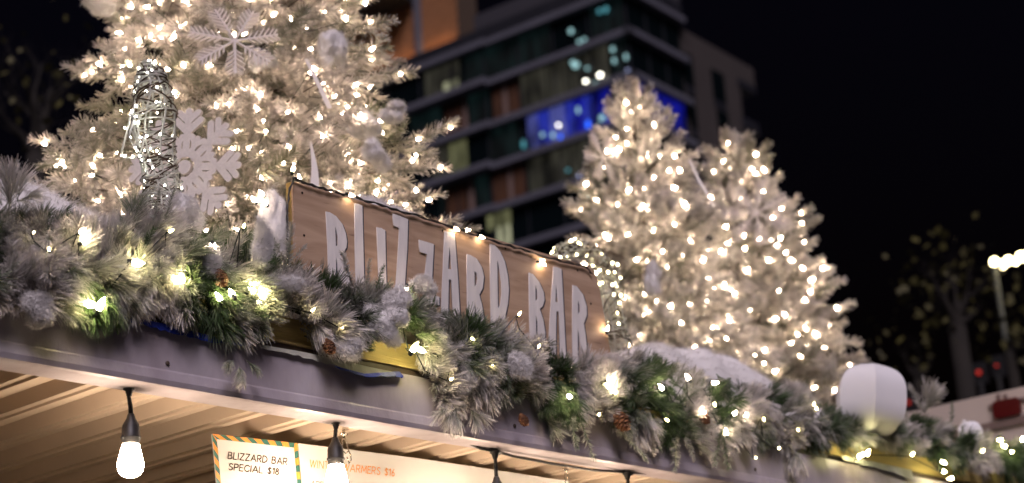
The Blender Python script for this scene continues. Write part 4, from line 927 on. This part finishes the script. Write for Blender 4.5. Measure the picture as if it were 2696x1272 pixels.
# wing at the right
def rz(x, y): return uz(x, y, False)
wu0, wz1 = 6.75, 55.6
bpart('wing_wall', M['wingwall'], (6.96, 14.9, 30, 55.58, -.4, 0, False), (14.9, 17.3, 54.0, 55.58, -.4, 0, False))
for a in [(6.97, 8.25, 51.2, 53.7), (7.2, 8.1, 47.9, 50.4), (7.2, 8.1, 44.7, 47.2), (10.8, 12.6, 51.2, 53.6), (11.05, 12.6, 47.9, 50.4), (11.05, 12.6, 44.7, 47.2)]:
    bpart('wing_window', M['glass'], (a[0], a[1], a[2], a[3], .005, .04, False)); bpart('wing_spandrel', M['spandrel'], (a[0], a[1], a[2]-.7, a[2]-.01, .005, .03, False))
bpart('wing_core', M['glass'], (6.97, 14.5, 1, 55.3, -9, -.41, False))
bpart('balcony', M['spandrel'], (14.61, 17.2, 53.4, 54.0, -1.4, .1, False)); bpart('balcony', M['spandrel'], (14.61, 17.0, 50.0, 50.9, -1.4, .1, False)); bpart('balcony', M['spandrel'], (14.61, 17.0, 46.7, 47.6, -1.4, .1, False))
# ------------------------------------------------------------------ truck at the right
truck = thing('box_truck', (8.86, 4.4, 0), 'cream box truck with a dark red lamp parked beyond the kiosk at far right', 'truck')
def rbox(y0, y1, z0, z1, x0, x1, r, n=5):
    pr = []
    for cy_, cz_, s in ((y1-r, z1-r, 0), (y0+r, z1-r, 1), (y0+r, z0+r, 2), (y1-r, z0+r, 3)):
        for k in range(n+1): w = math.pi/2*(s+k/n); pr.append((cy_+r*math.cos(w), cz_+r*math.sin(w)))
    mb = MB(); mb.prism([(0, a, b) for a, b in pr], ((x0, 0, 0), (x1, 0, 0))); return mb
rbox(3.1, 5.75, .75, 3.63, 8.86, 13.5, .07).build('cargo_box', M['cream'], truck)
a = at(2652, 1075, 1); 
def onX(x, y, X): v = ray(x, y); return EYE+v*(X/v[0])
c = onX(2652, 1075, 8.85)
hw, hh = .080, .048
mb = rbox(c[1]-hw, c[1]+hw, c[2]-hh, c[2]+hh, 8.835, 8.859, .02); mb.build('red_lamp', M['redlens'], truck)
t1, t2 = onX(2579, 1127, 8.85), onX(2696, 1105, 8.85)
mb = MB(); mb.box((8.845, 3.15, (t1[2]+t2[2])/2-.02), (8.859, 4.62, (t1[2]+t2[2])/2+.02)); mb.build('side_trim', M['trim'], truck)
mb = MB(); mb.box((8.846, 3.15, 3.555), (8.859, 4.33, 3.57)); mb.build('side_trim', M['trim'], truck)
for k, x in enumerate((2628, 2646)):
    q = onX(x, 1048, 8.85); mb = MB(); mb.box((8.85, q[1]-.012, q[2]-.02), (8.859, q[1]+.012, q[2]+.02)); mb.build('vent', M['trim'], truck)
mb = MB(); mb.box((8.851, 4.72, 3.32), (8.859, 4.95, 3.50)); mb.build('rear_window', mat('pale_pane', (.50, .52, .52), .3), truck)
mb = MB(); mb.box((8.9, 3.3, .55), (13.4, 5.5, .749)); mb.build('chassis', M['black'], truck)
for x in (9.6, 12.7):
    for y in (3.35, 5.2):
        mb = MB(); mb.lathe([(.2, 0), (.44, .02), (.46, .06), (.46, .22), (.44, .26), (.2, .28)], (x, y, .46), 20, ax=(0, 1, 0)); mb.build('wheel', M['black'], truck, False)
# ------------------------------------------------------------------ lamp post, distant trees, signals
def gp_(x, y, dist): v = ray(x, y); return EYE+v*(dist/math.hypot(v[0], v[1]))
lp = gp_(2618, 700, 30)
post = thing('lamp_post', (lp[0], lp[1], 0), 'tall thin pole with a row of glowing globe lamps at the far right', 'lamp post')
mb = MB(); mb.tube([(lp[0], lp[1], 0), (lp[0], lp[1], lp[2]*.5), tuple(lp)], [.08, .055, .04], 10); mb.build('pole', M['pole'], post, True)
gls = [(2620, 690, .10), (2640, 697, .085), (2655, 686, .09), (2675, 690, .06), (2688, 676, .10), (2705, 672, .10), (2740, 660, .1)]
for x, y, r in gls: mb = MB(); q = gp_(x, y, 30); mb.add(IVs*r*.75+q, [tuple(t) for t in ITs]); mb.build('globe_lamp', M['lampglobe'], post, True)
mb = MB(); mb.tube([gp_(x, y-6, 30) for x, y, r in gls], .015, 5); mb.build('lamp_wire', M['black'], post)
def bare_tree(px, py0, pts_list, dist, label, leaves, seed, rad=.16, leaf_s=.16):
    r = random.Random(seed); b = gp_(px, py0, dist); base = arr((b[0], b[1], 0)); t = thing('bare_tree', base, label, 'tree', 'dark trees beyond the kiosk')
    mb = MB(); tips = []
    def grow(p, d, L, rr, dep):
        q = p; pts = [p]; rs = [rr]
        for i in range(4): d = unit(d+arr([r.gauss(0, .11) for _ in range(3)])+arr((0, 0, .05))); q = q+d*L/4; pts.append(q); rs.append(rr*(1-.14*(i+1)))
        mb.tube(pts, rs, 6 if dep < 2 else 4, cap=False)
        if dep >= 4: tips.append(q); return
        for k in range(3 if dep < 3 else 2): grow(pts[r.randint(2, 4)], unit(d+arr((r.gauss(0, .5), r.gauss(0, .5), r.gauss(.1, .25)))), L*r.uniform(.55, .78), rs[-1]*.75, dep+1)
        tips.append(q)
    top = b[2]; mb.tube([base, base*.5+b*.5, b], [rad*1.3, rad*1.1, rad], 10)
    for d in pts_list:
        e = gp_(d[0], d[1], dist); grow(b, unit(e-b), np.linalg.norm(e-b)*.5, rad*.62, 0)
    mb.build('trunk', M['darkbark'], t, True)
    if leaves:
        n = leaves; c = []; 
        for i in range(n):
            q = tips[r.randrange(len(tips))]; c.append(q+arr([r.gauss(0, .35) for _ in range(3)]))
        c = arr(c); N = rng.normal(0, 1, (n, 3)); N /= np.linalg.norm(N, axis=1, keepdims=True); Sd = np.cross(N, rng.normal(0, 1, (n, 3))); Sd /= np.linalg.norm(Sd, axis=1, keepdims=True); Td = np.cross(N, Sd)
        s = leaf_s*rng.uniform(.5, 1.2, (n, 1))
        V = np.stack([c-Sd*s*.5, c+Td*s*.4, c+Sd*s*.6, c-Td*s*.4], 1).reshape(-1, 3); o = np.arange(n)*4
        fastmesh('leaves', V, np.concatenate([np.stack([o, o+1, o+2], 1), np.stack([o, o+2, o+3], 1)]), M['leaf'], t)
    return t
bare_tree(95, 410, [(-30, 250), (90, 120), (190, 60), (30, 60), (150, 220)], 20, 'dark bare tree at the left edge behind the largest fir', 60, 11, .11, .12)
bare_tree(2520, 860, [(2440, 700), (2500, 680), (2560, 700), (2600, 790), (2450, 800)], 24, 'dim tree with yellow leaves left of the globe lamps', 150, 5, .12, .15)
bare_tree(2420, 1000, [(2360, 920), (2410, 870), (2460, 930)], 26, 'low dim tree directly above the big white lantern', 30, 8, .08, .13)
bare_tree(2660, 930, [(2690, 860), (2720, 890), (2640, 890)], 28, 'dim leafy tree behind the lamp pole at the right edge', 70, 9, .08, .15)
for x, y, lb, s in [(2578, 981, 'small red signal glowing left of the lamp pole', .045), (2625, 963, 'fainter red signal just beside the lamp pole', .025), (2393, 1060, 'red signal glowing at the right edge of the big white lantern', .035)]:
    q = gp_(x, y, 34); t = thing('signal_light', (q[0], q[1], 0), lb, 'signal light', 'red signal lights far behind')
    mb = MB(); mb.tube([(q[0], q[1], 0), (q[0], q[1], q[2]-.2)], .05, 8); mb.box((q[0]-.0, q[1]-.12, q[2]-.2), (q[0]+.12, q[1]+.12, q[2]+.2)); mb.build('signal_post', M['black'], t)
    mb = MB(); mb.lathe([(.01, -.03), (s, 0), (s, .02)], q-arr((.03, 0, 0)), 12, ax=(1, 0, 0)); mb.build('red_lens', M['red'], t, True)
